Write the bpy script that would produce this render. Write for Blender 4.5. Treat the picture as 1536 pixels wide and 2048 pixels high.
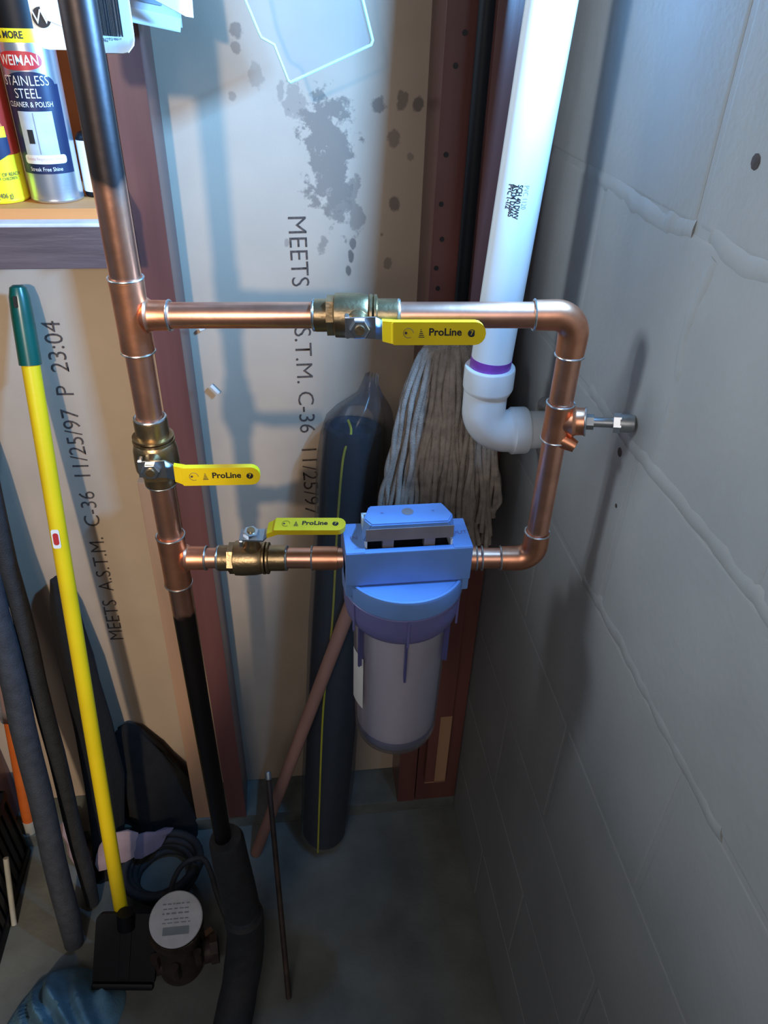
import bpy, bmesh, math, random
from mathutils import Vector, Matrix, noise

# ------------------------------------------------------------------ clear
for o in list(bpy.data.objects):
    bpy.data.objects.remove(o)
SC = bpy.context.scene
COL = SC.collection
PI = math.pi
V = Vector

# ------------------------------------------------------------------ camera
cd = bpy.data.cameras.new('camera')
cam = bpy.data.objects.new('camera', cd)
COL.objects.link(cam)
Rt = ((0.992, -0.049, 0.116), (-0.123, -0.571, 0.811), (0.026, -0.819, -0.573))
xa = V((Rt[0][0], Rt[1][0], Rt[2][0])).normalized()
za = -V((Rt[0][2], Rt[1][2], Rt[2][2])).normalized()
ya = za.cross(xa).normalized()
xa = ya.cross(za).normalized()
m = Matrix((xa, ya, za)).transposed().to_4x4()
m.translation = V((0, 0, 1.52))
cam.matrix_world = m
cd.sensor_fit = 'VERTICAL'
cd.sensor_height = 36.0
cd.lens = 1480.0 / 2048.0 * 36.0
cd.clip_start = 0.02
SC.camera = cam

# ------------------------------------------------------------------ world and lights
w = bpy.data.worlds.new('world')
SC.world = w
w.use_nodes = True
w.node_tree.nodes['Background'].inputs[0].default_value = (0.55, 0.62, 0.75, 1)
w.node_tree.nodes['Background'].inputs[1].default_value = 0.03


def aim(o, target):
    d = V(target) - o.location
    o.rotation_euler = d.to_track_quat('-Z', 'Y').to_euler()


# warm lamp behind and left of the camera
ld = bpy.data.lights.new('warm_lamp', 'SPOT')
ld.energy = 122.0
ld.color = (1.0, 0.84, 0.65)
ld.shadow_soft_size = 0.04
ld.spot_size = math.radians(54)
ld.spot_blend = 0.35
lo = bpy.data.objects.new('warm_lamp', ld)
COL.objects.link(lo)
lo.location = (-0.42, -1.30, 1.90)
zdir = (lo.location - V((-0.47, 1.06, 0.66))).normalized()      # leaning oval beam, shaped to stand in for the camera holder's shadow
ydir = V((0.42, 0.0, 0.91)); ydir = (ydir - zdir * ydir.dot(zdir)).normalized()
xdir = ydir.cross(zdir)
mw = Matrix((xdir * 0.31, ydir, zdir)).transposed().to_4x4()
mw.translation = lo.location
lo.matrix_world = mw

# cool daylight from the small basement window high in the block wall, above the frame
ld = bpy.data.lights.new('window_daylight', 'AREA')
ld.energy = 20.0
ld.color = (0.17, 0.48, 1.0)
ld.shape = 'RECTANGLE'
ld.size = 0.09
ld.size_y = 0.05
lo = bpy.data.objects.new('window_daylight', ld)
COL.objects.link(lo)
lo.location = (0.308, 0.60, 1.56)
aim(lo, (-0.50, 0.60, 1.585))

# broad soft lamp at the left, level with the loop, raking across to the block wall
ld = bpy.data.lights.new('soft_side_lamp', 'SPOT')
ld.energy = 112.0
ld.color = (0.74, 0.87, 1.0)
ld.shadow_soft_size = 0.20
ld.spot_size = math.radians(46)
ld.spot_blend = 1.0
lo = bpy.data.objects.new('soft_side_lamp', ld)
COL.objects.link(lo)
lo.location = (-1.35, 0.76, 1.95)
aim(lo, (0.32, 0.42, 1.48))

# added fill lamp behind the camera, in place of ambient room light
ld = bpy.data.lights.new('room_fill', 'AREA')
ld.energy = 17.0
ld.color = (1.0, 0.93, 0.90)
ld.size = 1.1
lo = bpy.data.objects.new('room_fill', ld)
COL.objects.link(lo)
lo.location = (-0.5, -1.3, 2.2)
aim(lo, (0.1, 0.7, 0.9))

SC.view_settings.view_transform = 'Standard'
SC.view_settings.look = 'None'
SC.view_settings.gamma = 1.0
SC.view_settings.use_curve_mapping = False
SC.view_settings.exposure = 0.0

# ------------------------------------------------------------------ materials


def srgb(r, g, b):
    f = lambda c: (c / 255) / 12.92 if c / 255 <= 0.04045 else ((c / 255 + 0.055) / 1.055) ** 2.4
    return (f(r), f(g), f(b), 1)


def mat(name, col, rough=0.5, metal=0.0, var=0.12, scale=30.0, bump=0.0, bscale=200.0, stretch=(1, 1, 1), spec=0.5, col2=None):
    mt = bpy.data.materials.new(name)
    mt.use_nodes = True
    nt = mt.node_tree
    b = nt.nodes['Principled BSDF']
    b.inputs['Roughness'].default_value = rough
    b.inputs['Metallic'].default_value = metal
    b.inputs['Specular IOR Level'].default_value = spec
    g = nt.nodes.new('ShaderNodeNewGeometry')
    vm = nt.nodes.new('ShaderNodeVectorMath'); vm.operation = 'MULTIPLY'
    vm.inputs[1].default_value = stretch
    nt.links.new(g.outputs['Position'], vm.inputs[0])
    n = nt.nodes.new('ShaderNodeTexNoise')
    n.inputs['Scale'].default_value = scale
    n.inputs['Detail'].default_value = 5
    nt.links.new(vm.outputs[0], n.inputs['Vector'])
    r = nt.nodes.new('ShaderNodeValToRGB')
    r.color_ramp.elements[0].position = 0.3
    r.color_ramp.elements[1].position = 0.7
    c = col
    if col2 is None:
        r.color_ramp.elements[0].color = (c[0] * (1 - var), c[1] * (1 - var), c[2] * (1 - var), 1)
        r.color_ramp.elements[1].color = (min(1, c[0] * (1 + var)), min(1, c[1] * (1 + var)), min(1, c[2] * (1 + var)), 1)
    else:
        r.color_ramp.elements[0].color = col
        r.color_ramp.elements[1].color = col2
    nt.links.new(n.outputs['Fac'], r.inputs[0])
    nt.links.new(r.outputs[0], b.inputs['Base Color'])
    if bump:
        n2 = nt.nodes.new('ShaderNodeTexNoise')
        n2.inputs['Scale'].default_value = bscale
        n2.inputs['Detail'].default_value = 4
        nt.links.new(vm.outputs[0], n2.inputs['Vector'])
        bp = nt.nodes.new('ShaderNodeBump')
        bp.inputs['Strength'].default_value = bump
        bp.inputs['Distance'].default_value = 0.004
        nt.links.new(n2.outputs['Fac'], bp.inputs['Height'])
        nt.links.new(bp.outputs[0], b.inputs['Normal'])
    return mt


def clear_mat(name, tint, gloss=0.12, rough=0.15, haze=0.0):
    mt = bpy.data.materials.new(name)
    mt.use_nodes = True
    nt = mt.node_tree
    nt.nodes.clear()
    out = nt.nodes.new('ShaderNodeOutputMaterial')
    t = nt.nodes.new('ShaderNodeBsdfTransparent'); t.inputs[0].default_value = tint
    gl = nt.nodes.new('ShaderNodeBsdfGlossy'); gl.inputs['Roughness'].default_value = rough
    df = nt.nodes.new('ShaderNodeBsdfDiffuse'); df.inputs[0].default_value = (0.75, 0.78, 0.8, 1)
    lw = nt.nodes.new('ShaderNodeLayerWeight'); lw.inputs[0].default_value = 0.35
    mu = nt.nodes.new('ShaderNodeMath'); mu.operation = 'MULTIPLY_ADD'
    mu.inputs[1].default_value = 0.55; mu.inputs[2].default_value = gloss
    nt.links.new(lw.outputs['Fresnel'], mu.inputs[0])
    m1 = nt.nodes.new('ShaderNodeMixShader'); m1.inputs[0].default_value = haze
    nt.links.new(t.outputs[0], m1.inputs[1]); nt.links.new(df.outputs[0], m1.inputs[2])
    m2 = nt.nodes.new('ShaderNodeMixShader')
    nt.links.new(mu.outputs[0], m2.inputs[0])
    nt.links.new(m1.outputs[0], m2.inputs[1]); nt.links.new(gl.outputs[0], m2.inputs[2])
    nt.links.new(m2.outputs[0], out.inputs[0])
    return mt


M = {}
M['copper'] = mat('copper', (0.90, 0.46, 0.31, 1), 0.36, 1.0, 0.10, 60, 0.04, 90)
M['copper_fit'] = mat('copper_fitting', (0.84, 0.38, 0.22, 1), 0.38, 1.0, 0.18, 40, 0.06, 60)
M['solder'] = mat('solder', (0.62, 0.66, 0.66, 1), 0.32, 1.0, 0.15, 300)
M['brass'] = mat('brass', (0.43, 0.30, 0.16, 1), 0.36, 1.0, 0.12, 80, 0.08, 250)
M['steel'] = mat('zinc_steel', (0.62, 0.66, 0.70, 1), 0.28, 1.0, 0.08, 120)
M['dull_steel'] = mat('dull_steel', (0.36, 0.38, 0.39, 1), 0.45, 0.8, 0.15, 120)
M['yellow_grip'] = mat('yellow_vinyl', (0.85, 0.62, 0.012, 1), 0.35, 0, 0.04, 40)
M['ink'] = mat('black_ink', (0.012, 0.012, 0.014, 1), 0.6, 0, 0.1)
M['ink_soft'] = mat('faded_ink', (0.075, 0.055, 0.045, 1), 0.9, 0, 0.5, 260)
M['blue_plastic'] = mat('blue_plastic', (0.15, 0.29, 0.62, 1), 0.45, 0, 0.05, 30)
M['ring_plastic'] = mat('lavender_blue_plastic', (0.145, 0.14, 0.33, 1), 0.40, 0, 0.06, 30)
M['rib_plastic'] = mat('dark_blue_rib', (0.07, 0.07, 0.20, 1), 0.4, 0, 0.05)
M['grey_plastic'] = mat('grey_plastic', (0.22, 0.20, 0.21, 1), 0.5)
M['sump_shell'] = clear_mat('clear_lavender_shell', (0.955, 0.945, 0.985, 1), 0.01, 0.2, 0.06)
M['cartridge'] = mat('white_cartridge', (0.88, 0.82, 0.84, 1), 0.9, 0, 0.03, 20, 0.1, 300)
M['white'] = mat('white_card', (0.80, 0.79, 0.76, 1), 0.6, 0, 0.02)
M['white_metal'] = mat('white_bracket', (0.7, 0.78, 0.76, 1), 0.4, 0, 0.05)
M['pvc'] = mat('white_pvc', (0.74, 0.76, 0.76, 1), 0.32, 0, 0.03, 10)
M['primer'] = mat('purple_primer', (0.22, 0.05, 0.35, 1), 0.4, 0, 0.2, 60)
M['grout'] = mat('grey_grout', (0.33, 0.31, 0.28, 1), 0.9, 0, 0.25, 60, 0.6, 90)
M['wood_red'] = mat('red_brown_stained_wood', (0.15, 0.056, 0.046, 1), 0.28, 0, 0.35, 14, 0.12, 40, (1, 1, 0.08))
M['wood_orange'] = mat('orange_pine', (0.64, 0.26, 0.075, 1), 0.7, 0, 0.18, 14, 0.05, 60, (0.1, 1, 1))
M['wood_tan'] = mat('tan_raw_wood', (0.40, 0.22, 0.12, 1), 0.65, 0, 0.2, 20, 0.05, 60, (1, 1, 0.07))
M['wood_handle'] = mat('reddish_wood_handle', (0.40, 0.20, 0.14, 1), 0.6, 0, 0.15, 30, 0.05, 60, (1, 1, 0.1))
M['wood_grey'] = mat('worn_brown_board', (0.085, 0.058, 0.060, 1), 0.5, 0, 0.4, 22, 0.3, 90, (0.12, 1, 1))
M['wood_top'] = mat('lit_board_top', (0.58, 0.58, 0.58, 1), 0.5, 0, 0.15, 40)  # light caught by the board's top edge, put into the colour
M['sill'] = mat('grey_painted_sill', (0.12, 0.13, 0.115, 1), 0.8, 0, 0.25, 20, 0.2, 60)
M['block'] = mat('grey_painted_block', (0.28, 0.28, 0.27, 1), 0.42, 0, 0.08, 7, 0.13, 130)
M['floor'] = mat('grey_green_painted_concrete', (0.135, 0.142, 0.128, 1), 0.7, 0, 0.28, 9, 0.25, 70)
M['wallgrey'] = mat('plain_grey_wall', (0.25, 0.25, 0.25, 1), 0.9)
M['ceil'] = mat('dark_joist_ceiling', (0.14, 0.11, 0.09, 1), 0.9)
M['black_rubber'] = mat('black_foam', (0.020, 0.021, 0.024, 1), 0.72, 0, 0.25, 60, 0.35, 420)
M['grey_foam'] = mat('charcoal_foam', (0.036, 0.040, 0.050, 1), 0.7, 0, 0.25, 60, 0.35, 420)
M['black_plastic'] = mat('black_plastic', (0.005, 0.005, 0.0065, 1), 0.5, 0, 0.1, spec=0.25)
M['black_cloth'] = mat('black_cloth', (0.006, 0.0055, 0.006, 1), 0.95, 0, 0.3, 40, 0.4, 120)
M['maroon_cloth'] = mat('dark_maroon_cloth', (0.030, 0.010, 0.010, 1), 0.9, 0, 0.5, 50, 0.4, 100)
M['green_cap'] = mat('dark_green_plastic', (0.004, 0.085, 0.065, 1), 0.3, 0, 0.1)
M['yellow_pole'] = mat('yellow_painted_pole', (0.85, 0.60, 0.010, 1), 0.38, 0, 0.06, 14, 0.05, 150)
M['orange_pole'] = mat('orange_painted_pole', (0.62, 0.13, 0.02, 1), 0.45, 0, 0.15, 20)
M['yarn'] = mat('grey_cotton_yarn', (0.46, 0.385, 0.32, 1), 0.95, 0, 0.25, 60, 0.6, 700)
M['navy'] = mat('navy_fabric', (0.010, 0.017, 0.032, 1), 0.7, 0, 0.2, 40, 0.2, 200)
M['yellow_cord'] = mat('yellow_cord', (0.42, 0.38, 0.03, 1), 0.8)
M['bag'] = clear_mat('clear_plastic_bag', (0.95, 0.96, 0.97, 1), 0.006, 0.22, 0.035)
M['blister'] = clear_mat('clear_blister', (0.97, 0.99, 0.99, 1), 0.02, 0.12, 0.04)
M['blister_rim'] = mat('edge_lit_rim', (0.45, 0.72, 0.74, 1), 0.25, 0, 0.05)  # cyan light in the clear plastic's edge, painted as rim colour
M['can_silver'] = mat('can_silver', (0.62, 0.66, 0.70, 1), 0.28, 0.85, 0.05)
M['navy_label'] = mat('navy_label', (0.014, 0.022, 0.06, 1), 0.35)
M['red'] = mat('red_print', (0.52, 0.03, 0.03, 1), 0.35)
M['can_red'] = mat('can_red', (0.33, 0.025, 0.015, 1), 0.3, 0, 0.05)
M['can_yellow'] = mat('can_yellow', (0.82, 0.72, 0.02, 1), 0.3, 0, 0.05)
M['pale_blue'] = mat('pale_blue_print', (0.50, 0.58, 0.66, 1), 0.4, 0, 0.12, 60)
M['grey_print'] = mat('grey_print', (0.22, 0.26, 0.30, 1), 0.5)
M['pink_print'] = mat('pink_print', (0.6, 0.35, 0.42, 1), 0.5)
M['pink_cloth'] = mat('dusty_pink_cloth', (0.34, 0.24, 0.25, 1), 0.9, 0, 0.15, 30, 0.2, 200)
M['lilac_cloth'] = mat('grey_lilac_cloth', (0.15, 0.13, 0.19, 1), 0.9, 0, 0.15, 30, 0.2, 200)
M['blue_cloth'] = mat('blue_cloth', (0.115, 0.235, 0.31, 1), 0.95, 0, 0.2, 30, 0.3, 300)
M['bronze'] = mat('dark_bronze', (0.060, 0.042, 0.035, 1), 0.6, 0.4, 0.35, 40, 0.4, 90)
M['meter_face'] = mat('meter_face', (0.55, 0.56, 0.60, 1), 0.5, 0, 0.12, 40)
M['meter_band'] = mat('meter_band', (0.45, 0.43, 0.36, 1), 0.5)
M['clear_chip'] = mat('white_plastic_chip', (0.7, 0.74, 0.76, 1), 0.3)
M['tape_clear'] = clear_mat('crinkled_wrap', (0.8, 0.82, 0.86, 1), 0.22, 0.25, 0.25)


def ramp_z_mat():
    """polished copper that turns to old brown tarnish above and below the new work"""
    mt = mat('riser_copper', (0.90, 0.46, 0.31, 1), 0.36, 1.0, 0.10, 60, 0.04, 90)
    nt = mt.node_tree
    b = nt.nodes['Principled BSDF']
    src = b.inputs['Base Color'].links[0].from_socket
    g = nt.nodes.new('ShaderNodeNewGeometry')
    sp = nt.nodes.new('ShaderNodeSeparateXYZ'); nt.links.new(g.outputs['Position'], sp.inputs[0])
    n = nt.nodes.new('ShaderNodeTexNoise'); n.inputs['Scale'].default_value = 45
    ad = nt.nodes.new('ShaderNodeMath'); ad.operation = 'MULTIPLY_ADD'; ad.inputs[1].default_value = 0.045
    nt.links.new(g.outputs['Position'], n.inputs['Vector'])
    nt.links.new(n.outputs['Fac'], ad.inputs[0]); nt.links.new(sp.outputs[2], ad.inputs[2])
    r = nt.nodes.new('ShaderNodeValToRGB')
    e = r.color_ramp.elements
    mr = nt.nodes.new('ShaderNodeMapRange')
    mr.inputs[1].default_value = 0.8; mr.inputs[2].default_value = 1.6
    nt.links.new(ad.outputs[0], mr.inputs[0]); nt.links.new(mr.outputs[0], r.inputs[0])
    p = lambda z: (z + 0.0225 - 0.8) / 0.8
    e[0].position = p(0.914); e[0].color = (1, 1, 1, 1)
    e[1].position = p(0.922); e[1].color = (0, 0, 0, 1)
    q = e.new(p(1.375)); q.color = (0, 0, 0, 1)
    q = e.new(p(1.395)); q.color = (1, 1, 1, 1)
    mx = nt.nodes.new('ShaderNodeMix'); mx.data_type = 'RGBA'
    nt.links.new(r.outputs[0], mx.inputs[0])
    nt.links.new(src, mx.inputs[6])
    mx.inputs[7].default_value = (0.055, 0.045, 0.045, 1)
    nt.links.new(mx.outputs[2], b.inputs['Base Color'])
    mr2 = nt.nodes.new('ShaderNodeMapRange'); mr2.inputs[3].default_value = 0.30; mr2.inputs[4].default_value = 0.44
    nt.links.new(r.outputs[0], mr2.inputs[0]); nt.links.new(mr2.outputs[0], b.inputs['Roughness'])
    return mt


M['riser'] = ramp_z_mat()


def drywall_mat():
    mt = mat('tan_drywall_paper', (0.47, 0.365, 0.27, 1), 0.85, 0, 0.05, 12, 0.05, 400)
    nt = mt.node_tree
    b = nt.nodes['Principled BSDF']
    src = b.inputs['Base Color'].links[0].from_socket
    g = nt.nodes.new('ShaderNodeNewGeometry')
    n = nt.nodes.new('ShaderNodeTexNoise'); n.inputs['Scale'].default_value = 62; n.inputs['Detail'].default_value = 8; n.inputs['Roughness'].default_value = 0.62
    nt.links.new(g.outputs['Position'], n.inputs['Vector'])
    stains = [  # x, z, rx, rz, noisiness, amount
        (0.060, 1.370, 0.040, 0.050, 1.5, 0.8), (0.066, 1.325, 0.034, 0.055, 1.5, 0.8), (0.078, 1.290, 0.022, 0.040, 1.6, 0.7),
        (0.094, 1.300, 0.016, 0.034, 1.6, 0.6), (0.026, 1.405, 0.022, 0.020, 1.6, 0.45), (0.100, 1.270, 0.012, 0.030, 1.5, 0.6),
        (0.128, 1.4030, 0.014, 0.013, 1.0, 0.8), (0.158, 1.410, 0.009, 0.014, 1.0, 0.8), (0.180, 1.405, 0.009, 0.010, 0.8, 0.95),
        (0.150, 1.366, 0.011, 0.011, 1.0, 0.7), (0.152, 1.285, 0.009, 0.011, 0.8, 0.9), (0.146, 1.205, 0.006, 0.010, 0.9, 0.7),
        (-0.045, 1.482, 0.009, 0.012, 0.9, 0.7), (-0.046, 1.462, 0.006, 0.008, 0.9, 0.6), (-0.024, 1.435, 0.010, 0.018, 1.1, 0.35),
        (0.005, 1.418, 0.006, 0.014, 1.0, 0.45), (-0.055, 1.412, 0.006, 0.007, 0.9, 0.5), (0.052, 1.232, 0.010, 0.014, 1.2, 0.6),
        (0.093, 1.215, 0.005, 0.012, 0.8, 1.0), (0.089, 1.196, 0.005, 0.010, 0.8, 1.0), (0.096, 1.232, 0.005, 0.010, 0.8, 0.9), (0.004, 1.235, 0.004, 0.007, 0.9, 0.5),
        (0.172, 1.345, 0.006, 0.006, 0.9, 0.6), (0.136, 1.245, 0.003, 0.003, 0.5, 0.7), (0.135, 1.135, 0.008, 0.012, 0.9, 0.5),
    ]
    prev = None
    for x, z, rx, rz, nz, am in stains:
        s = nt.nodes.new('ShaderNodeVectorMath'); s.operation = 'SUBTRACT'; s.inputs[1].default_value = (x, 1.06, z)
        nt.links.new(g.outputs['Position'], s.inputs[0])
        d = nt.nodes.new('ShaderNodeVectorMath'); d.operation = 'MULTIPLY'; d.inputs[1].default_value = (1 / rx, 0, 1 / rz)
        nt.links.new(s.outputs[0], d.inputs[0])
        l = nt.nodes.new('ShaderNodeVectorMath'); l.operation = 'LENGTH'; nt.links.new(d.outputs[0], l.inputs[0])
        a = nt.nodes.new('ShaderNodeMath'); a.operation = 'MULTIPLY_ADD'; a.inputs[1].default_value = nz * 2.2
        nt.links.new(n.outputs['Fac'], a.inputs[0]); nt.links.new(l.outputs['Value'], a.inputs[2])
        mr = nt.nodes.new('ShaderNodeMapRange'); mr.interpolation_type = 'SMOOTHSTEP'
        c = 0.80 + nz * 1.1
        mr.inputs[1].default_value = c + 0.18; mr.inputs[2].default_value = c - 0.18
        mr.inputs[3].default_value = 0; mr.inputs[4].default_value = am * 0.8
        nt.links.new(a.outputs[0], mr.inputs[0])
        if prev is None:
            prev = mr.outputs[0]
        else:
            mm = nt.nodes.new('ShaderNodeMath'); mm.operation = 'MAXIMUM'
            nt.links.new(prev, mm.inputs[0]); nt.links.new(mr.outputs[0], mm.inputs[1])
            prev = mm.outputs[0]
    mx = nt.nodes.new('ShaderNodeMix'); mx.data_type = 'RGBA'
    nt.links.new(prev, mx.inputs[0]); nt.links.new(src, mx.inputs[6])
    mx.inputs[7].default_value = (0.105, 0.085, 0.072, 1)
    nt.links.new(mx.outputs[2], b.inputs['Base Color'])
    return mt


M['drywall'] = drywall_mat()

# ------------------------------------------------------------------ mesh helpers


def B():
    return bmesh.new()


def frame(axis):
    a = V(axis).normalized()
    u = V((0, 0, 1)).cross(a)
    if u.length < 1e-4:
        u = V((1, 0, 0))
    u.normalize()
    return u, a.cross(u).normalized(), a


def box(bm, lo, hi, bev=0.0, mtx=None):
    c = [(lo[i] + hi[i]) / 2 for i in range(3)]
    s = [max(1e-5, abs(hi[i] - lo[i])) for i in range(3)]
    r = bmesh.ops.create_cube(bm, size=1.0)
    vs = r['verts']
    bmesh.ops.scale(bm, vec=s, verts=vs)
    if bev > 0:
        es = list({e for v in vs for e in v.link_edges})
        r2 = bmesh.ops.bevel(bm, geom=es, offset=bev, segments=2, profile=0.6, affect='EDGES')
        vs = list({v for v in r2['verts']} | {v for v in vs if v.is_valid})
    bmesh.ops.translate(bm, vec=c, verts=vs)
    if mtx is not None:
        bmesh.ops.transform(bm, matrix=mtx, verts=vs)
    return vs


def tube(bm, pts, r, seg=16, cap=True, closed=False):
    pts = [V(p) for p in pts]
    n = len(pts)
    rs = r if isinstance(r, (list, tuple)) else [r] * n
    rings = []
    u = None
    for i, p in enumerate(pts):
        if closed:
            t = pts[(i + 1) % n] - pts[i - 1]
        elif i == 0:
            t = pts[1] - pts[0]
        elif i == n - 1:
            t = pts[-1] - pts[-2]
        else:
            t = (pts[i + 1] - p).normalized() + (p - pts[i - 1]).normalized()
        t.normalize()
        if u is None:
            u = frame(t)[0]
        else:
            u = (u - t * u.dot(t)).normalized()
        v = t.cross(u)
        rings.append([bm.verts.new(p + (u * math.cos(2 * PI * k / seg) + v * math.sin(2 * PI * k / seg)) * rs[i]) for k in range(seg)])
    for i in range(n if closed else n - 1):
        a, b = rings[i], rings[(i + 1) % n]
        for k in range(seg):
            bm.faces.new((a[k], a[(k + 1) % seg], b[(k + 1) % seg], b[k]))
    if cap and not closed:
        bm.faces.new(list(reversed(rings[0])))
        bm.faces.new(rings[-1])


def lathe(bm, prof, origin, axis=(0, 0, 1), seg=32, cap=True, k=1.0):
    """prof: list of (distance along the axis, radius)"""
    u, v, a = frame(axis)
    o = V(origin)
    rings = []
    for h, r in prof:
        r = r * k
        rings.append([bm.verts.new(o + a * h + (u * math.cos(2 * PI * i / seg) + v * math.sin(2 * PI * i / seg)) * max(r, 1e-5)) for i in range(seg)])
    for i in range(len(rings) - 1):
        p, q = rings[i], rings[i + 1]
        for k in range(seg):
            bm.faces.new((p[k], p[(k + 1) % seg], q[(k + 1) % seg], q[k]))
    if cap:
        bm.faces.new(list(reversed(rings[0])))
        bm.faces.new(rings[-1])


def prism(bm, poly, o, u, v, n, th):
    """extrude a 2D polygon lying in the plane (u,v) by th along n"""
    o, u, v, n = V(o), V(u), V(v), V(n)
    a = [bm.verts.new(o + u * x + v * y) for x, y in poly]
    b = [bm.verts.new(o + u * x + v * y + n * th) for x, y in poly]
    k = len(poly)
    bm.faces.new(list(reversed(a)))
    bm.faces.new(b)
    for i in range(k):
        bm.faces.new((a[i], a[(i + 1) % k], b[(i + 1) % k], b[i]))


def rrect(w, h, r, seg=5):
    pts = []
    for cx, cy, a0 in ((w / 2 - r, h / 2 - r, 0), (-w / 2 + r, h / 2 - r, 90), (-w / 2 + r, -h / 2 + r, 180), (w / 2 - r, -h / 2 + r, 270)):
        for i in range(seg + 1):
            a = math.radians(a0 + 90 * i / seg)
            pts.append((cx + r * math.cos(a), cy + r * math.sin(a)))
    return pts


def arc(c, p0, p1, n=8):
    """quarter-ish arc from p0 to p1 about c"""
    c, p0, p1 = V(c), V(p0), V(p1)
    a, b = p0 - c, p1 - c
    ang = a.angle(b)
    return [c + (a * math.sin((1 - t) * ang) + b * math.sin(t * ang)) / math.sin(ang) for t in [i / n for i in range(n + 1)]]


def smooth_pts(pts, n=6):
    pts = [V(p) for p in pts]
    out = []
    for i in range(len(pts) - 1):
        p0 = pts[max(0, i - 1)]; p1 = pts[i]; p2 = pts[i + 1]; p3 = pts[min(len(pts) - 1, i + 2)]
        for k in range(n):
            t = k / n
            out.append(0.5 * ((2 * p1) + (p2 - p0) * t + (2 * p0 - 5 * p1 + 4 * p2 - p3) * t * t + (3 * p1 - p0 - 3 * p2 + p3) * t ** 3))
    out.append(pts[-1])
    return out


ROOT = {}


def obj(name, bm, m, parent=None, sm=True, origin=None, angle=38):
    me = bpy.data.meshes.new(name)
    o = bpy.data.objects.new(name, me)
    COL.objects.link(o)
    if parent is not None:
        loc = ROOT[parent.name]
        o.parent = parent
    else:
        loc = V(origin or (0, 0, 0))
        o.location = loc
    ROOT[o.name] = loc.copy()
    bmesh.ops.translate(bm, vec=-loc, verts=bm.verts[:])
    bmesh.ops.recalc_face_normals(bm, faces=bm.faces[:])
    if sm:
        for f in bm.faces:
            f.smooth = True
        lim = math.radians(angle)
        for e in bm.edges:
            if len(e.link_faces) == 2 and e.calc_face_angle(0) > lim:
                e.smooth = False
    bm.to_mesh(me)
    bm.free()
    me.materials.append(M[m] if isinstance(m, str) else m)
    if sm and name != 'yarn_strand' and len(me.polygons) < 1500:
        wn = o.modifiers.new('weighted_normals', 'WEIGHTED_NORMAL')
        wn.keep_sharp = True
    return o


def thing(name, loc, label, cat, group=None):
    o = bpy.data.objects.new(name, None)
    COL.objects.link(o)
    o.empty_display_size = 0.03
    o.location = loc
    ROOT[o.name] = V(loc)
    return tag(o, label, cat, group)


def tag(o, label, cat, group=None):
    o['label'] = label
    o['category'] = cat
    if group:
        o['group'] = group
    return o


def struct(o):
    o['kind'] = 'structure'
    return o


def text_bm(s, size, fn, thin=0.0, sx=1.0, align='LEFT', space=1.0):
    """flat print; fn maps (u, v) to a world point"""
    cu = bpy.data.curves.new('t', 'FONT')
    cu.body = s
    cu.size = size
    cu.offset = thin
    cu.align_x = align
    cu.align_y = 'CENTER'
    cu.space_character = space
    cu.resolution_u = 3
    to = bpy.data.objects.new('t', cu)
    COL.objects.link(to)
    bpy.context.view_layer.update()
    me = bpy.data.meshes.new_from_object(to.evaluated_get(bpy.context.evaluated_depsgraph_get()))
    bm = B()
    bm.from_mesh(me)
    for v in bm.verts:
        v.co = V(fn(v.co.x * sx, v.co.y))
    bpy.data.objects.remove(to)
    bpy.data.curves.remove(cu)
    bpy.data.meshes.remove(me)
    return bm


def plane_fn(o, u, v, n=(0, 0, 0)):
    o, u, v = V(o) + V(n), V(u).normalized(), V(v).normalized()
    return lambda x, y: o + u * x + v * y


# ------------------------------------------------------------------ the setting
XW = 0.322      # painted block wall
YW = 1.06       # drywall behind the studs
CEIL = 2.38

bm = B(); box(bm, (-2.0, -2.2, -0.08), (0.55, 1.25, 0.0))
floor = struct(obj('floor', bm, 'floor', sm=False))
bm = B(); box(bm, (-2.0, -2.2, CEIL), (0.55, 1.25, CEIL + 0.05))
struct(obj('ceiling', bm, 'ceil', sm=False))
bm = B(); box(bm, (-2.0, -2.2, 0), (-1.95, 1.25, CEIL))
struct(obj('wall_left', bm, 'wallgrey', sm=False))
bm = B(); box(bm, (-1.95, -2.2, 0), (0.322, -2.15, CEIL))
struct(obj('wall_rear', bm, 'wallgrey', sm=False))

# right wall: mortar core with painted blocks proud of it
bm = B(); box(bm, (XW + 0.0011, -2.2, 0), (0.55, 1.25, CEIL))
wall_r = struct(obj('wall_right', bm, 'block', sm=False))
rng = random.Random(4)


def block_mesh(y0, y1, z0, z1, seed):
    bm = B()
    box(bm, (XW, y0, z0), (XW + 0.02, y1, z1), 0.0032)
    return bm


zj = [0.0, 0.17, 0.37, 0.572, 0.775, 0.975, 1.170, 1.374, 1.574, 1.774, 1.974, 2.174, CEIL]
for k in range(12):
    z0, z1 = zj[k] + 0.0025, zj[k + 1] - 0.0025
    y = 1.06
    first = 0.49 if k % 2 == 1 else 0.30
    step = first
    while y > -2.15:
        y0 = max(-2.15, y - step)
        bm = B()
        d = rng.uniform(-0.0003, 0.0003)
        box(bm, (XW + d, y0 + 0.0025, z0), (XW + 0.02, y - 0.0025, z1), 0.0045)
        obj('block', bm, 'block', wall_r)
        y = y0
        step = 0.40
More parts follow.
